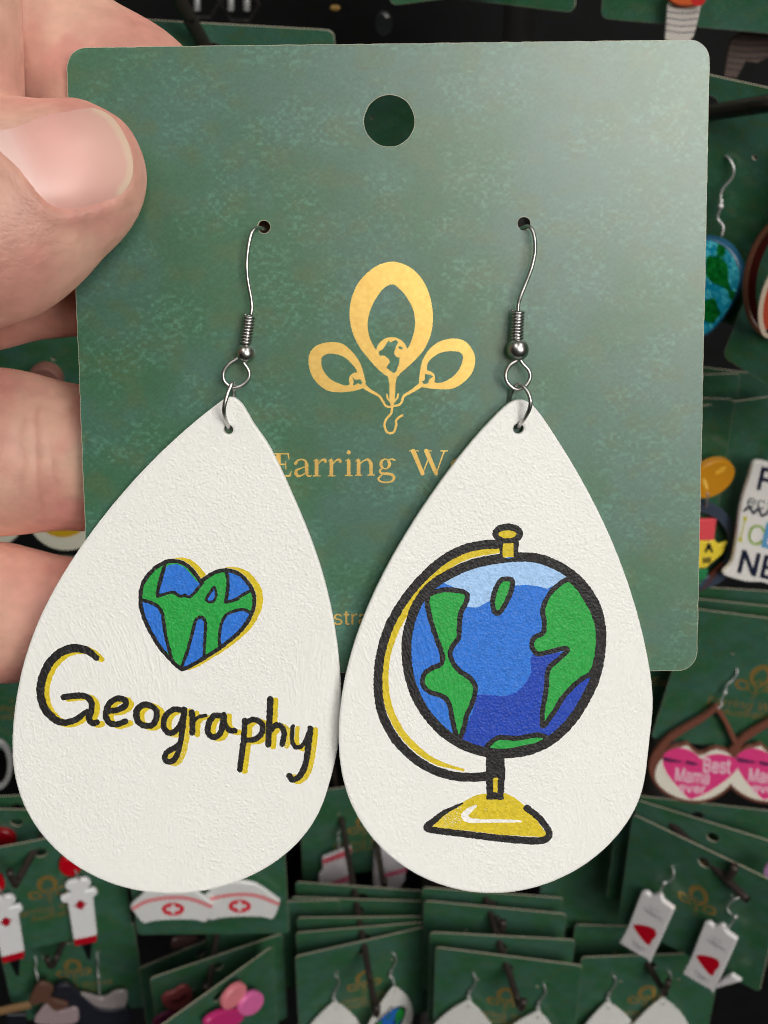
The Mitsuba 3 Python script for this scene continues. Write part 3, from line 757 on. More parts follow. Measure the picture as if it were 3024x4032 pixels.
def card(label, p1, p2, u1=-0.5, u2=0.5, roll=0.0, emb=True, text=True, bottom=False, name="display_card", y=None, a="l", z=None):
    """A card hanging upright: pixels p1, p2 on its level top edge, u1, u2 where these lie along its width (-0.5 to 0.5)."""
    r1, r2 = ray(*p1), ray(*p2)
    q1, q2 = r1 / -r1[2], r2 / -r2[2]
    k = (u2 - u1) * W / np.linalg.norm(q2 - q1)
    u = (q2 - q1) / np.linalg.norm(q2 - q1); v = np.array([0, 0, 1.0])
    if z is not None: k = -z
    if y is not None: k = (y + u1 * W * u[1]) / q1[1] if a == "l" else (y + u2 * W * u[1]) / q2[1]
    o = CAM + (q1 * k - u1 * W * u if a == "l" else q2 * k - u2 * W * u) + (H * v if bottom else 0)
    c, s_ = math.cos(math.radians(roll)), math.sin(math.radians(roll))
    fr = Frame(o, c * u + s_ * v, c * v - s_ * u)
    key = new(name, label, "display card", "earring cards hanging on the rack")
    scene[f"{key}__board"] = {**CARD_BOARD, "to_world": fr.to()}
    scene[f"{key}__printed_face"] = {**CARD_FACE, "to_world": fr.to()}
    if emb: scene[f"{key}__emblem"] = {**EMBLEM_FAR, "to_world": fr.to()}
    if text: scene[f"{key}__lettering"] = {**LETTER_FAR, "to_world": fr.to()}; scene[f"{key}__small_lettering"] = {**SMALL_FAR, "to_world": fr.to()}
    return fr


def charm(fr, label, base, paint, off=(0, 0), sc=1.0, w=0.004, t=0.0025, hook=None, cat="earring", name="earring", group=None, rough=0.35, body="charm"):
    """An earring on a far card: base = (polygon, colour), paint = [(part name, polygon, colour)], hook = pixels of its wire from the card down."""
    key = new(name, label, cat, group)
    z = lambda p: mapped(p, pxmap(fr, off, sc, w))  # noqa: E731
    m = base[1] if isinstance(base[1], str) else flat(base[1], rough)
    part(f"{key}__{body}", slab(z(base[0]), t, min(0.0006, t / 4), w - t), m, fr.to())
    for i, (nm, p, c) in enumerate(paint):
        kk = f"{key}__{body}__{nm}"; n = 1
        while kk in scene: kk = f"{key}__{body}__{nm}_{n:03d}"; n += 1
        part(kk, sheet(z(p), w + 0.00006 * (i + 1)), c if isinstance(c, str) else flat(c, rough), fr.to())
    if hook:
        P = [fr.pt3(off[0] + x * sc, off[1] + y * sc, ww) for x, y, ww in hook]
        wire = tube(curve(fr.world(P), 6), 0.00055, 8)
        n = max(1, int(len(P) * 0.62)); b = fr.world(P[n:n + 1])[0]
        part(f"{key}__ear_wire", wire, "steel_far", None, True, False)
        part(f"{key}__bead", join(ball(b, 0.0013, 2), tube(np.array([b, fr.world(P[n - 1:n])[0] * 0.45 + b * 0.55]), 0.00085, 8)), "steel_far", None, True, False)
    return key


def dark_of(c, k):
    return tuple(int(x * k) for x in c)


def peg(label, p1, p2, y1, near=None, r=0.0024, matn="dark_wire"):
    """A straight peg at one level from the pixel p1 at the distance y1 towards the viewer to p2, its end turned up."""
    a = ray(*p1); a = CAM + a * (y1 / a[1])
    b = ray(*p2); b = CAM + b * ((a[2] - CAMZ) / b[2] if near is None else (a - CAM) @ FW - near)
    d = (b - a) / np.linalg.norm(b - a)
    s0 = a + d * ((WALL_Y - a[1]) / d[1])
    P = np.array([s0, a, a * 0.5 + b * 0.5, b - d * 0.004, b + np.array([0, 0, 0.002]), b + d * 0.003 + np.array([0, 0, 0.008]), b + d * 0.004 + np.array([0, 0, 0.016])])
    key = new("peg_hook", label, "peg hook", "rack peg hooks")
    part(key, tube(curve(P, 5), r, 10), matn, None, True, False)


def post(label, px, y, r, pya=-200, top=0.6):
    d = ray(px, 2016 if pya > 0 else 0); q = CAM + d * (y / d[1])
    key = new("rack_post", label, "rack post", "rack posts")
    part(key, tube(np.array([[q[0], q[1], CAMZ - 1.3], [q[0], q[1], CAMZ + top]]), r, 16), "grey_post", None, True, False)


# cards, top of the picture
cA = card("green card at the top left behind the held card, crossed by a dark peg", (364, 66), (1316, 120))
cA2 = card("green card seen through the round hang hole of the held card", (1250, 262), (1960, 290), emb=False, text=False)
cT1 = card("dark green card cut by the top edge at right, its rounded corner in view", (2366, 72), (3330, 158), bottom=True)
cT2 = card("pale green card at the top edge beside the grey rack post", (1360, -58), (2262, 50), bottom=True)
cT3 = card("shaded green card at the top edge, only its lower left corner in view", (1535, 22), (2420, -90), bottom=True)
cB = card("green card at the upper right carrying the blue glitter earth earring", (2345, 196), (3305, 408), emb=False, text=False)
cB2 = card("narrow green card seen almost edge on at the right with an orange charm", (3150, 660), (3960, 900), roll=-12, emb=False, text=False, y=0.50)
# right middle
cP0 = card("dark green card at the right, hindmost below the black gap", (2360, 1395), (3180, 1498), z=-0.378)
cP1 = card("short looking green card with a pale top edge at the right, third from the front", (2120, 1500), (2917, 1470), z=-0.378, a="r")
cP1b = card("green card at the right just behind the one with the amber oval", (2110, 1545), (2895, 1573), z=-0.375, a="r")
cP2 = card("green card at the right carrying the amber oval and ring earring", (2290, 1662), (3090, 1555), emb=False, text=False)
cR0 = card("dark green card below the amber oval card, upper of two thin edges", (2460, 2292), (3140, 2336), z=-0.553)
cR1 = card("dark green card below the amber oval card, lower of two thin edges", (2440, 2326), (3160, 2402), z=-0.553)
cM = card("olive lit green card carrying the two pink heart hoop earrings", (2716, 2430), (3450, 2452), roll=-7, y=0.655)
cS0 = card("green card edge directly under the pink heart earrings", (2440, 3126), (3000, 3190), z=-0.72)
cG0 = card("green card behind the one with two blood bag charms", (2508, 3150), (3085, 3329), z=-0.717)
cG = card("tilted dark green card carrying two white blood bag charms", (2492, 3206), (3085, 3490), text=False)
# left side
cMl = card("green card between the thumb and the middle finger at the left", (-420, 1170), (425, 1215), emb=False, text=False)
cN0 = card("dark green card with a grey top edge between the middle and ring fingers", (-330, 2150), (430, 2205), emb=False, text=False)
cN = card("green card with an orange emblem at the left edge below the fingers", (-345, 2455), (325, 2475))
cO0 = card("dark green card at the left edge, upper of two thin edges", (-250, 3150), (330, 3118), z=-0.738)
cO1 = card("dark green card at the left edge, lower of two thin edges", (-250, 3182), (340, 3192), z=-0.738)
cH1 = card("green card carrying the two white syringe earrings at lower left", (150, 3308), (478, 3246), 0.0, 0.5, y=0.665)
cI = card("dark green card carrying the two nurse cap earrings", (482, 3268), (1130, 3262), emb=False, text=False, z=-0.722)
cH2 = card("shaded green card at bottom left carrying the dark hat earrings", (258, 3662), (540, 3632), 0.0, 0.5, y=0.74)
cJ0 = card("dark green card below the nurse caps, hindmost of three in a fan", (538, 3818), (1020, 3618), y=0.765, a="r")
cJ1 = card("dark green card below the nurse caps with a dull red lips charm", (521, 3877), (1112, 3676), emb=False, y=0.71, a="r")
cJ2 = card("steeply turned green card in front carrying the pink petal earring", (600, 4064), (1074, 3726), emb=False, text=False, y=0.665, a="r")
# bottom middle
cK = card("green card between the two big earrings carrying pink striped charms", (1178, 3126), (1690, 3052), y=0.84)
cFill = card("dark green card deep in the rack between the white teardrops' lower ends", (2150, 3260), (2640, 3330), z=-0.80, emb=False, text=False)
cFill2 = card("dark green card deep in the rack behind the nurse caps and the fan of cards", (800, 3560), (1300, 3545), z=-0.90, emb=False, text=False)
cD0 = card("dark green card behind the striped charms, hindmost edge", (1180, 3474), (1690, 3511), z=-0.90, a="r")
cD1 = card("dark green card under the striped charms, second edge", (1154, 3533), (1679, 3550), z=-0.90, a="r")
cE0 = card("dark green card at bottom centre right, hindmost of its stack", (1679, 3496), (2218, 3537), z=-0.862, a="r")
cE1 = card("dark green card at bottom centre right, third from the front", (1679, 3548), (2230, 3600), z=-0.862, a="r")
cE2 = card("dark green card at bottom centre right, second from the front", (1704, 3672), (2264, 3702), z=-0.862, a="r")
cE3 = card("green card at bottom centre right carrying plain white teardrop earrings in front", (1715, 3730), (2293, 3803))
cC2 = card("dark green card at bottom centre, hindmost of three fanned cards", (1163, 3614), (1708, 3609), z=-0.90, a="r")
cC1 = card("dark green card at bottom centre, middle of three fanned cards", (1159, 3674), (1706, 3629), z=-0.90, a="r")
cC = card("green card at bottom centre carrying white teardrops, one with a globe", (1163, 3767), (1670, 3651), z=-0.90)
cF0 = card("dark green card behind the left blood bag charm", (2229, 3541), (2790, 3648), z=-0.885)
cF1 = card("dark green card just behind the front one at bottom right", (2265, 3641), (2830, 3660), z=-0.885)
cF = card("green card at bottom right carrying white teardrops with red print", (2290, 3770), (2812, 3752), z=-0.885)

YC = lambda fr: fr.o[1]  # noqa: E731
peg("dark peg crossing the top left green card", (812, 190), (672, -60), YC(cA), 0.05, r=0.0030)
peg("dark peg running right from the upper right card", (2822, 440), (3110, 394), YC(cB) - 0.01, 0.05, r=0.0032)
peg("brown peg of the syringe earring card at lower left", (135, 3350), (62, 3480), YC(cH1))
peg("dark peg of the card with the dark hat earrings", (262, 3682), (205, 3810), YC(cH2))
peg("brown peg below the nurse caps", (836, 3796), (818, 3915), YC(cJ1))
peg("brown peg in front of the striped charms", (1484, 3318), (1512, 3500), YC(cK))
peg("dark peg in front of the globe teardrop at bottom centre", (1433, 3722), (1482, 4000), YC(cC))
peg("dark peg of the bottom centre right card", (1994, 3796), (2050, 3978), YC(cE3))
peg("short brown peg end at bottom centre right behind the front cards", (1955, 3610), (1972, 3668), YC(cE1))
peg("dark peg with an upturned end at bottom right", (2549, 3794), (2612, 3902), YC(cF))
peg("dark peg above the blood bag charms", (2800, 3400), (2862, 3462), YC(cG), r=0.0026)
post("grey upright post of the rack at the top right of centre", 2050, 0.80, 0.0085)
post("grey upright post low between the bottom centre cards", 1745, 0.86, 0.010, 1, -0.85)
post("grey upright post at the bottom right corner", 2760, 0.80, 0.014, 1, -0.75)

# ------------------------------------------------------------------ the other earrings
WHITE, RED, PINK = (232, 228, 224), (196, 16, 32), (236, 60, 130)
# blue glitter earth
def glit(p, n, uv):
    x, y = uv.x * 1000, uv.y * 1000
    d1, d2, c = voronoi(x * 0.75, y * 0.75)
    col = mix([0.0, 0.30, 0.50], [0.15, 0.88, 1.0], c * c)
    g = mix([0.0, 0.10, 0.012], [0.01, 0.27, 0.04], c)
    land = fbm(x * 0.11 + 1.3, y * 0.11 + 5.2, 3.0, 2)
    return mix(col, g, smoothstep(0.575, 0.62, land))


mat("blue_glitter", glit, 0.25, 0.6)
charm(cB, "blue and green glitter earth earring half hidden by the held card", (blob([(2760, 940), (2830, 952), (2880, 990), (2912, 1050), (2918, 1095), (2905, 1150), (2870, 1222), (2820, 1288), (2765, 1328), (2690, 1300), (2625, 1220), (2600, 1110), (2630, 1010), (2690, 958)]), (40, 92, 124)),
      [("glitter", blob([(2760, 947), (2828, 959), (2875, 996), (2905, 1053), (2911, 1095), (2898, 1148), (2865, 1218), (2816, 1282), (2765, 1314), (2696, 1288), (2638, 1212), (2614, 1110), (2642, 1018), (2696, 970)]), "blue_glitter")], w=0.007, t=0.004,
      hook=[(2850, 612, -0.001), (2872, 626, 0.002), (2889, 662, 0.003), (2882, 700, 0.003), (2842, 752, 0.004), (2838, 812, 0.005), (2826, 858, 0.005), (2848, 892, 0.006), (2842, 930, 0.007)])
ring_ = lambda cx, cy, rx, ry, w, rot=0: ell(cx, cy, rx, ry, rot, 64).difference(ell(cx, cy, rx - w, ry - w, rot, 64))  # noqa: E731
charm(cB, "dark brown wooden hoop earring beside the blue glitter earth", (ring_(3075, 1090, 150, 250, 26, 12), (96, 62, 46)), [("inlay", ring_(3075, 1090, 122, 222, 30, 12), (58, 18, 14))], w=0.02)
charm(cB2, "orange oval charm with a white rim at the right edge", (ell(3052, 1190, 66, 150, 12), (236, 214, 190)), [("orange_print", ell(3056, 1190, 46, 122, 12), (206, 84, 58)), ("dark_print", ell(3030, 1306, 16, 9, 20), (60, 54, 66))], w=0.02)
# amber oval and ring
kA = charm(cP2, "amber glitter oval stud with a dark ring holding a red and yellow shape", (ell(2806, 1890, 98, 62, -33), (206, 140, 34)), [("painted_shine", ell(2838, 1852, 26, 9, -33), (236, 178, 60)), ("painted_shine", ell(2778, 1905, 7, 24, -20), (250, 200, 90))], w=0.012, t=0.004, rough=0.2, body="amber_oval")  # the two small ellipses are highlights painted in lighter amber
_z = lambda p: mapped(p, pxmap(cP2, (0, 0), 1.0, 0.008))  # noqa: E731
part(kA + "__ring", slab(_z(ring_(2735, 2150, 182, 176, 44)), 0.002, 0.0005, 0.006), flat((58, 68, 84), 0.5), cP2.to())
part(kA + "__link", tube(curve(cP2.world([cP2.pt3(2786, 1940, 0.012), cP2.pt3(2784, 1965, 0.011), cP2.pt3(2780, 1995, 0.009)]), 4), 0.0006), "steel_far", None, True, False)
for nm, P_, c_ in (("red_shape", [(2690, 2050), (2822, 2046), (2816, 2092), (2812, 2128), (2690, 2128)], (232, 84, 92)), ("yellow_shape", [(2690, 2128), (2790, 2134), (2812, 2124), (2830, 2146), (2864, 2136), (2846, 2180), (2780, 2236), (2690, 2240)], (242, 214, 66)), ("green_shape", [(2690, 2240), (2790, 2246), (2776, 2290), (2720, 2330), (2690, 2320)], (46, 130, 80)), ("brown_shape", [(2800, 2260), (2850, 2216), (2856, 2226), (2790, 2310), (2760, 2330)], (92, 48, 34)), ("black_letter", [(2772, 2176), (2786, 2138), (2796, 2138), (2810, 2176), (2800, 2176), (2796, 2166), (2786, 2166), (2782, 2176)], (24, 24, 26)), ("black_letter", [(2766, 2196), (2800, 2192), (2800, 2216), (2766, 2220)], (120, 104, 40))):
    kk = f"{kA}__{nm}"
    if kk in scene: kk += "_001"
    part(kk, slab(_z(Polygon(P_)), 0.0015 + (0.0003 if "letter" in nm else 0), 0.0003, 0.0065), flat(c_), cP2.to())


def words(text, x, y, h, width=None, rot=0.0, bold=True):
    m = meshkit.text_mesh(text, 1.0, bold=bold)
    p = unary_union([Polygon(t[:, :2]) for t in m.triangles[np.abs(m.face_normals[:, 2] - 1) < 1e-3]])
    b = p.bounds; sx = (width / (b[2] - b[0])) if width else h
    return affinity.rotate(affinity.affine_transform(p, [sx, 0, 0, -h, x - b[0] * sx, y]), rot, origin=(x, y))


NAVY = (30, 36, 58)
charm(cP2, "white slogan charm with black and green letters at the right edge", (blob([(2975, 1822), (3040, 1830), (3110, 1850), (3110, 2290), (3060, 2312), (3000, 2294), (2940, 2292), (2866, 2272), (2850, 2258), (2884, 2215), (2902, 2120), (2918, 1995), (2950, 1890)], 4), WHITE),
      [("first_line", words("FIRST", 2978, 1925, 88, None, 13), NAVY), ("second_line", words("ecs", 2938, 1990, 46, 110, 13, False), NAVY), ("scribble", stroke([(2930, 2010), (2950, 1996), (2966, 2020), (2986, 2002), (3000, 2030), (3030, 2010)], 11), NAVY), ("yellow_letter", words("I", 2906, 2128, 96, 15, 13), (200, 196, 70)), ("green_letter", words("C", 2938, 2136, 78, 62, 13, False), (140, 172, 70)), ("blue_letter", words("E", 2996, 2150, 96, 70, 13), (96, 156, 200)), ("third_line", words("NERD", 2902, 2250, 88, None, 13), NAVY)], w=0.018)

# pink hearts in wooden drops
def heart_charm(dx, dy, label, sc=0.339, off=(2480, 2500)):
    o = (off[0] + dx, off[1] + dy)
    outer = blob([(1010, 828), (1040, 850), (1130, 1010), (1220, 1190), (1290, 1370), (1290, 1560), (1210, 1740), (1050, 1880), (850, 1955), (640, 1950), (450, 1880), (310, 1770), (230, 1620), (225, 1480), (290, 1350), (430, 1200), (620, 1080), (830, 960), (960, 860)], 6)
    inner = Polygon(np.vstack([curve([(1000, 900), (1080, 1010), (1160, 1190), (1235, 1400), (1000, 1420), (820, 1440), (600, 1340), (420, 1350)], 2), [(340, 1450), (480, 1250), (660, 1130), (860, 1010)]])).buffer(0)
    disc = ell(770, 1600, 478, 330, -6)
    hrt = blob([(690, 1900), (580, 1790), (460, 1650), (390, 1520), (385, 1410), (460, 1340), (580, 1310), (700, 1340), (790, 1400), (830, 1440), (900, 1400), (1020, 1380), (1150, 1400), (1240, 1450), (1250, 1540), (1180, 1630), (1040, 1740), (880, 1840), (760, 1890)], 4)
    white = disc.intersection(outer.buffer(-40)).difference(blob([(360, 1330), (600, 1240), (800, 1400), (1000, 1330), (1250, 1400), (1150, 1200), (500, 1200)], 3))
    wood = outer.difference(inner.difference(unary_union([white, hrt]).buffer(12)))
    k = charm(cM, label, (wood, (120, 72, 58)), [("white_disc", white, (238, 232, 218)), ("pink_heart", hrt, (234, 66, 136)),
              ("white_lettering", unary_union([words("Best", 850, 1590, 165, 320, 3), words("Mama", 520, 1690, 150, 400, 6), words("ever", 560, 1815, 105, 320, 5)]), (244, 206, 220)), ("dark_lash", unary_union([taper([(405, 1440), (480, 1455), (600, 1470)], [50, 46, 20]), taper([(660, 1475), (720, 1490), (780, 1500)], [40, 46, 20])]), (104, 40, 84))], o, sc, w=0.008, t=0.003, rough=0.5,
              hook=[(1240, 385, 0.0), (1245, 440, 0.002), (1200, 520, 0.003), (1130, 580, 0.004), (1105, 670, 0.005), (1060, 760, 0.006), (1070, 810, 0.007), (1020, 860, 0.008)])
    return k


heart_charm(0, 0, "pink heart on a white disc in a brown wooden drop, fully in view")
heart_charm(290, 2, "pink heart on a white disc in a brown wooden drop, cut by the right edge")

# blood bag charms
BAG = [(440, 1145), (480, 1150), (520, 1182), (580, 1166), (620, 1182), (640, 1232), (690, 1270), (735, 1308), (722, 1360), (522, 1792), (490, 1792), (240, 1645), (232, 1608), (300, 1475), (415, 1180)]
DROP = [(352, 1462), (420, 1452), (530, 1480), (577, 1522), (568, 1575), (535, 1605), (522, 1645), (490, 1648), (440, 1598), (390, 1530)]


def bag(dx, dy, label, hook, tail=False):
    sh = lambda P: [(x + dx, y + dy) for x, y in P]  # noqa: E731
    b = blob(sh(BAG), 3)
    if tail: b = b.union(Polygon([(1220, 1990), (1300, 1945), (1392, 2008), (1200, 2062), (1120, 2085)]))
    up_ = unary_union([stroke(sh([(455, 1290), (530, 1340), (620, 1395)]), 10), stroke(sh([(470, 1320), (560, 1372), (640, 1420)]), 8), stroke(sh([(500, 1270), (600, 1330)]), 8), stroke(sh([(520, 1300), (540, 1380)]), 9)])
    low_ = unary_union([stroke(sh([(340, 1600), (420, 1670), (470, 1700)]), 9), stroke(sh([(350, 1640), (430, 1700)]), 8), stroke(sh([(400, 1650), (395, 1680)]), 7)])
    charm(cG, label, (b, (226, 222, 224)), [("red_heart", blob(sh(DROP), 3), (190, 12, 34)), ("grey_scribble", up_, (150, 148, 156)), ("grey_scribble", low_, (150, 148, 156))], (2350, 3050), 0.4063, w=0.009, t=0.003, hook=hook)


bag(0, 0, "white blood bag charm with a red heart, left of the two", [(725, 880, 0.0), (746, 940, 0.003), (738, 1005, 0.004), (690, 1040, 0.005), (655, 1050, 0.006), (625, 1110, 0.007), (605, 1175, 0.009)])
bag(612, 296, "white blood bag charm with a red heart and a white tail, right of the two", [(1390, 1190, 0.0), (1320, 1215, 0.003), (1265, 1290, 0.004), (1300, 1350, 0.005), (1345, 1378, 0.006), (1300, 1450, 0.007), (1265, 1495, 0.009)], True)
charm(cG0, "mauve charm cut by the right edge above the blood bags", (blob([(3005, 3440), (3020, 3405), (3060, 3400), (3080, 3450), (3040, 3475)]), (170, 130, 170)), [], w=0.02)

# fried egg like white charms behind the fingers
for cx, cy, lab in ((262, 2022, "white egg shaped charm with a yellow centre between two fingers"), (-52, 2016, "white egg shaped charm cut by the left edge between two fingers")):
    charm(cMl, lab, (ell(cx, cy, 160, 148), (232, 228, 208)), [("yellow_centre", ell(cx - 14, cy - 8, 112, 102), (214, 168, 40))], w=0.012, t=0.003)
charm(cMl, "round brown charm peeping over the middle finger", (ell(166, 1520, 72, 70), (128, 84, 74)), [("painted_shade", ell(170, 1535, 44, 40), (116, 74, 66))], w=0.012, t=0.006, rough=0.6)  # the darker ellipse is shade painted onto the charm
charm(cN, "grey ring charm at the left edge beside the word earring", (ring_(-12, 3016, 60, 98, 20), (150, 150, 150)), [], w=0.006)

# syringes
SYR = [(612, 452), (640, 425), (720, 400), (815, 393), (850, 420), (838, 452), (790, 475), (792, 500), (890, 487), (914, 518), (868, 558), (905, 900), (690, 952), (635, 608), (582, 602), (568, 572), (660, 530), (660, 495), (622, 482)]


def syringe(dx, dy, rot, label):
    tr = lambda p: affinity.translate(affinity.rotate(p, rot, origin=(760, 650)), dx, dy)  # noqa: E731
    b = tr(unary_union([Polygon(SYR).buffer(-8).buffer(10), Polygon([(690, 945), (905, 900), (896, 968), (702, 1006)]), Polygon([(762, 990), (860, 972), (842, 1132), (822, 1132)])]))
    charm(cH1, label, (b, (232, 232, 234)), [("red_band", tr(Polygon([(688, 948), (906, 902), (897, 970), (702, 1008)])), (178, 14, 34)), ("black_needle", tr(Polygon([(760, 994), (862, 972), (844, 1134), (820, 1134)])), (16, 18, 20)), ("red_mark", tr(unary_union([ell(750, 622, 38, 42), Polygon([(680, 632), (750, 600), (818, 606), (750, 648)])])), (170, 20, 40))], (0, 3300), 0.4219, w=0.009, t=0.003)
    kk = f"{list(labels)[-1]}"
    fr = cH1
    z = mapped(tr(ell(655, 268, 104, 88)), pxmap(fr, (0, 3300), 0.4219, 0.006))
    part(kk + "__red_stud", slab(z, 0.004, 0.001, 0.003), flat((186, 8, 26), 0.3), fr.to())
    a, b2 = tr(Point(700, 300)), tr(Point(742, 400))
    part(kk + "__link", tube(fr.world([fr.pt3(a.x * 0.4219, 3300 + a.y * 0.4219, 0.008), fr.pt3(b2.x * 0.4219, 3300 + b2.y * 0.4219, 0.009)]), 0.0006), "steel_far", None, True, False)


syringe(0, 0, 0, "white syringe charm with a red stud, just left of the word earring's base")
syringe(-692, 158, -3, "white syringe charm cut by the left edge of the picture")
charm(cO1, "red round charm half hidden behind the syringe card", (ell(0, 3318, 62, 44), (150, 8, 20)), [], w=0.004, t=0.004)

# nurse caps
CAP = [(35, 402), (130, 312), (180, 250), (300, 215), (420, 205), (560, 225), (660, 280), (780, 368), (802, 402), (742, 545), (640, 530), (430, 528), (250, 540), (150, 558), (62, 455)]
for dx, dy, sx, lab in ((0, 0, 1.0, "white nurse cap charm with a red cross, left one of the pair"), (622, -28, 0.98, "white nurse cap charm with a red cross, right one of the pair")):
    tr = lambda p, dx=dx, dy=dy: affinity.translate(p, dx, dy)  # noqa: E731
    charm(cI, lab, (tr(blob(CAP, 3)), (226, 226, 226)), [("pink_band", tr(stroke([(60, 418), (200, 348), (420, 318), (600, 332), (785, 402)], 36).intersection(blob(CAP, 3))), (226, 136, 140)), ("red_roundel", tr(ell(430, 425, 106, 62).difference(unary_union([box(414, 380, 446, 470), box(370, 410, 490, 440)]))), (214, 44, 62))], (500, 3400), 0.4219, w=0.010 if dx == 0 else 0.006, t=0.0025)

# petals, lips, striped charms, hats
charm(cJ2, "pink petal earring at bottom left, salmon and magenta petals", (ell(1010, 1250, 150, 66, -48), (226, 130, 140)), [], (500, 3400), 0.4219, w=0.012, t=0.004)
_k = list(labels)[-1]
for nm, p, c_, w_ in (("pink_petal", ell(1168, 1320, 138, 84, -42), (226, 110, 170), 0.014), ("magenta_petal", ell(920, 1470, 190, 84, -18), (196, 50, 116), 0.011)):
    part(f"{_k}__{nm}", slab(mapped(p, pxmap(cJ2, (500, 3400), 0.4219, w_)), 0.004, 0.001, w_ - 0.004), flat(c_, 0.35), cJ2.to())
charm(cJ1, "dull red lips charm on the dark card at bottom left", (blob([(330, 1290), (360, 1230), (440, 1200), (520, 1150), (580, 1160), (615, 1220), (600, 1290), (540, 1350), (470, 1380), (380, 1360)]), (140, 66, 68)), [("mouth_line", blob([(380, 1290), (470, 1265), (560, 1210), (560, 1240), (480, 1300)]), (84, 26, 32))], (500, 3400), 0.4219, w=0.006)
charm(cJ1, "dark magenta charm behind the pink petals", (ell(360, 1470, 130, 60, -25), (104, 40, 70)), [], (500, 3400), 0.4219, w=0.005)
charm(cJ0, "brown charm in the shade under the nurse caps", (blob([(420, 740), (480, 700), (640, 692), (660, 715), (560, 770), (430, 800)]), (70, 50, 48)), [], (500, 3400), 0.4219, w=0.004)
STR = [(335, 1335), (480, 1272), (648, 1208), (642, 1400), (628, 1560), (590, 1705), (480, 1780), (380, 1835), (300, 1822), (284, 1750), (298, 1520), (345, 1455), (328, 1390)]
charm(cK, "white charm with pink stripes hanging between the two big earrings", (Polygon(STR).buffer(-10).buffer(10), (222, 214, 220)), [("pink_stripe", Polygon([(335, 1335), (648, 1210), (640, 1285), (330, 1395)]), (214, 96, 112)), ("pink_stripe", Polygon([(302, 1635), (628, 1505), (620, 1572), (292, 1695)]), (222, 110, 140))], (1150, 2900), 0.3617, w=0.012, t=0.003,
      hook=[(540, 880, 0.0), (575, 950, 0.002), (530, 1010, 0.004), (500, 1060, 0.006), (505, 1120, 0.008), (510, 1190, 0.010), (505, 1260, 0.012)])
charm(cK, "white charm with a pink stripe half hidden behind a brown peg", (Polygon([(900, 1250), (960, 1215), (1100, 1280), (1240, 1400), (1232, 1560), (1180, 1650), (1050, 1680), (890, 1660), (885, 1500)]).buffer(-10).buffer(10), (222, 214, 222)), [("pink_stripe", Polygon([(1000, 1490), (1250, 1425), (1242, 1475), (1000, 1545)]), (226, 112, 146))], (1150, 2900), 0.3617, w=0.008, t=0.003)
HT = ((0, 3300), 0.4219)
kq = charm(cH2, "dark navy hat charm with a pale brim at bottom left", (blob([(690, 1445), (820, 1470), (960, 1500), (1080, 1440), (1190, 1450), (1150, 1600), (1000, 1600), (860, 1560), (740, 1490)], 4), (150, 141, 141)), [], *HT, w=0.012, hook=[(900, 1070, 0.0), (915, 1150, 0.003), (910, 1210, 0.004), (918, 1290, 0.007), (925, 1400, 0.010), (930, 1470, 0.012)])
part(kq + "__dark_crown", slab(mapped(blob([(690, 1735), (720, 1640), (600, 1560), (500, 1500), (520, 1400), (640, 1380), (760, 1480), (900, 1590), (1050, 1610), (1180, 1600), (1200, 1735)], 4), pxmap(cH2, *HT, 0.014)), 0.004, 0.001, 0.010), flat((26, 28, 40), 0.6), cH2.to())
kq = charm(cH2, "pale pink skirt charm with a tan broom at the bottom left corner", (blob([(340, 1735), (370, 1620), (450, 1560), (560, 1620), (690, 1590), (735, 1630), (690, 1735)], 4), (165, 144, 148)), [], *HT, w=0.016, hook=[(325, 1100, 0.0), (340, 1160, 0.003), (330, 1220, 0.005), (345, 1270, 0.008), (360, 1360, 0.012)])
for nm, p, c_ in (("tan_stick", stroke([(-30, 1640), (120, 1605), (270, 1575)], 46), (140, 108, 74)), ("brown_bow", blob([(270, 1540), (330, 1400), (400, 1360), (500, 1410), (470, 1500), (640, 1560), (520, 1620), (420, 1540), (330, 1560)], 4), (98, 68, 56)), ("dark_hem", box(60, 1650, 250, 1740), (24, 26, 34))):
    part(f"{kq}__{nm}", slab(mapped(p, pxmap(cH2, *HT, 0.019)), 0.003, 0.0006, 0.016), flat(c_, 0.5), cH2.to())

# white teardrops like the held pair, on the far cards
ORG_L, ORG_R = move(0, 0, 0), move(0, 0, 0)


def far_drop(fr, px, py, label, yaw=0.0, roll=0.0, mesh=None, inks=None, w=0.006):
    key = new("earring", label, "earring", "white teardrop earrings on the far cards")
    a, b = fr.uv(px, py, w)
    X = move(a, b, w, roll, yaw)
    part(key + "__pendant", mesh or PEN_L, "leather", fr.to(X))
    for nm, (p, m, z) in (inks or {}).items(): part(f"{key}__pendant__{nm}", sheet(p.simplify(0.00005), z), m, fr.to(X))
    P = fr.world([[a + x, b + y, z] for x, y, z in ((0.001, 0.029, -0.001), (0.003, 0.030, 0.002), (0.0045, 0.024, 0.003), (0.002, 0.016, 0.003), (0.0005, 0.010, 0.003))])
    part(key + "__ear_wire", join(tube(curve(P, 6), 0.00055, 8), tube(curve(fr.world([[a, b + 0.006, 0.003], [a + 0.0018, b + 0.004, 0.004], [a + 0.001, b + 0.0005, w + 0.001], [a, b, w]]), 4), 0.00055, 8)), "steel_far", None, True, False)
    part(key + "__bead", join(ball(fr.world([[a, b + 0.0075, 0.0035]])[0], 0.0015, 2), tube(fr.world([[a, b + 0.008, 0.0035], [a + 0.0004, b + 0.013, 0.003]]), 0.0009, 8)), "steel_far", None, True, False)


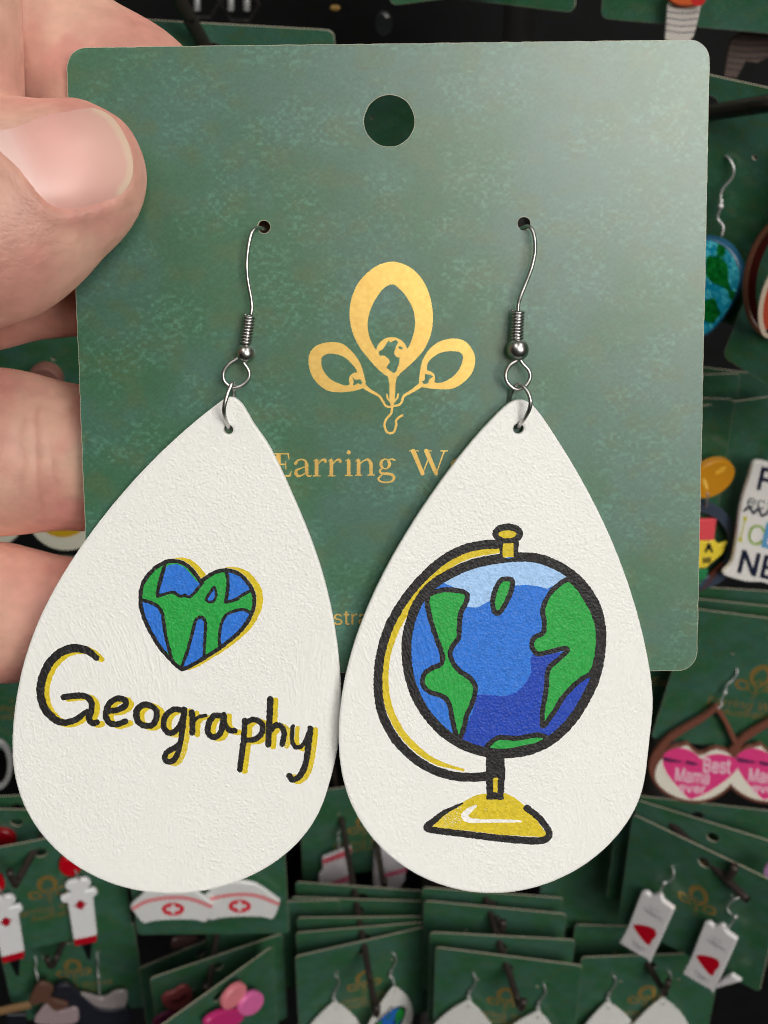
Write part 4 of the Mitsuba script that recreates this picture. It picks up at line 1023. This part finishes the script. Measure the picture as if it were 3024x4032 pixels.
far_drop(cC, 1318, 3966, "white teardrop at bottom centre, left one, cut by the lower edge", 0.0, 0.10)
far_drop(cC, 1550, 3906, "white teardrop with a blue globe at bottom centre behind a peg", 0.4, -0.06, PEN_R, {n: INK_R[n] for n in ("blue_ink", "dark_blue_ink", "green_ink", "black_ink")}, 0.012)
far_drop(cE3, 1842, 3962, "white teardrop at bottom centre right, left one of the pair", 0.0, 0.16)
far_drop(cE3, 2114, 4004, "white teardrop at bottom centre right, right one of the pair", 0.15, 0.05)
far_drop(cF, 2392, 3968, "white teardrop with red print at bottom right, left one", 0.2, 0.22)
far_drop(cF, 2607, 3952, "white teardrop with red print at bottom right, right one", 0.1, 0.20)

# top: striped socks, black hexagons, gold bead, grey oval
SO = (1800, 0)
for P_, lab, c1, c2, fr, w_ in (([(1118, 30), (1295, 40), (1282, 110), (1260, 195), (1240, 224), (1170, 232), (1104, 216), (1110, 150)], "striped white sock charm with an orange top at the upper right", (216, 208, 200), (96, 96, 112), cT1, 0.008), ([(1520, 168), (1680, 180), (1700, 290), (1600, 342), (1540, 332), (1490, 420), (1420, 412), (1438, 300), (1452, 222)], "striped sock charm at the right edge, its shade painted in as brown", (104, 88, 82), (58, 52, 56), cT1, -0.02)):  # the second sock's darker colours paint in the shade around it
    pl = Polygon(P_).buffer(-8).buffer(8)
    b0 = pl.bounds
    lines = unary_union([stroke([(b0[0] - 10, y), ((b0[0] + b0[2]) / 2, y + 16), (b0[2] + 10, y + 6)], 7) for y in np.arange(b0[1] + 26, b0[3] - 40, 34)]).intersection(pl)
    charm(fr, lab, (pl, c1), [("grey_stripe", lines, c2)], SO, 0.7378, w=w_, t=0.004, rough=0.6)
    if w_ > 0:
        _k = list(labels)[-1]
        part(_k + "__orange_top", slab(mapped(ell(1222, -12, 108, 58), pxmap(fr, SO, 0.7378, 0.012)), 0.006, 0.0015, 0.006), flat((214, 96, 48), 0.5), fr.to())
        part(_k + "__red_patch", sheet(mapped(ell(1285, -2, 38, 34), pxmap(fr, SO, 0.7378, 0.0122)), 0.0122), flat((206, 44, 44), 0.5), fr.to())
vt = Vert(0.72)
for i, (cx, cy, lab) in enumerate(((790, 10, "black hexagon charm at the top left, a bright bar standing in for its highlight"), (945, 22, "black hexagon charm at the top, two bright bars standing in for its highlights"))):
    hexa = Polygon([(cx + 82 * math.cos(a), cy + 82 * math.sin(a)) for a in np.arange(6) * math.pi / 3])
    kq = charm(vt, lab, (hexa.difference(hexa.buffer(-14)), (40, 38, 38)), [], w=0.0, t=0.003, rough=0.2)
    for bx in ((776,) if i == 0 else (909, 972)):  # bright bars modelled in place of the hexagons' vertical highlights
        kk = kq + "__highlight_bar" + ("_001" if kq + "__highlight_bar" in scene else "")
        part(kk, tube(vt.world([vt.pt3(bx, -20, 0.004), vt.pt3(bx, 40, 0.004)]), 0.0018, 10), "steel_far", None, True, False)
kq = charm(vt, "grey oval charm with a painted bright highlight in the dark at the top", (ell(1512, 98, 36, 48), (52, 54, 56)), [("painted_glint", ell(1522, 62, 12, 8, 35), (220, 220, 220))], w=0.0, t=0.004, rough=0.25)  # the pale ellipse is a highlight put in as colour
kq = charm(vt, "small gold oval bead in the dark at the top", (ell(1320, 36, 20, 10, 4), (214, 168, 90)), [], w=0.0, t=0.003, rough=0.3)
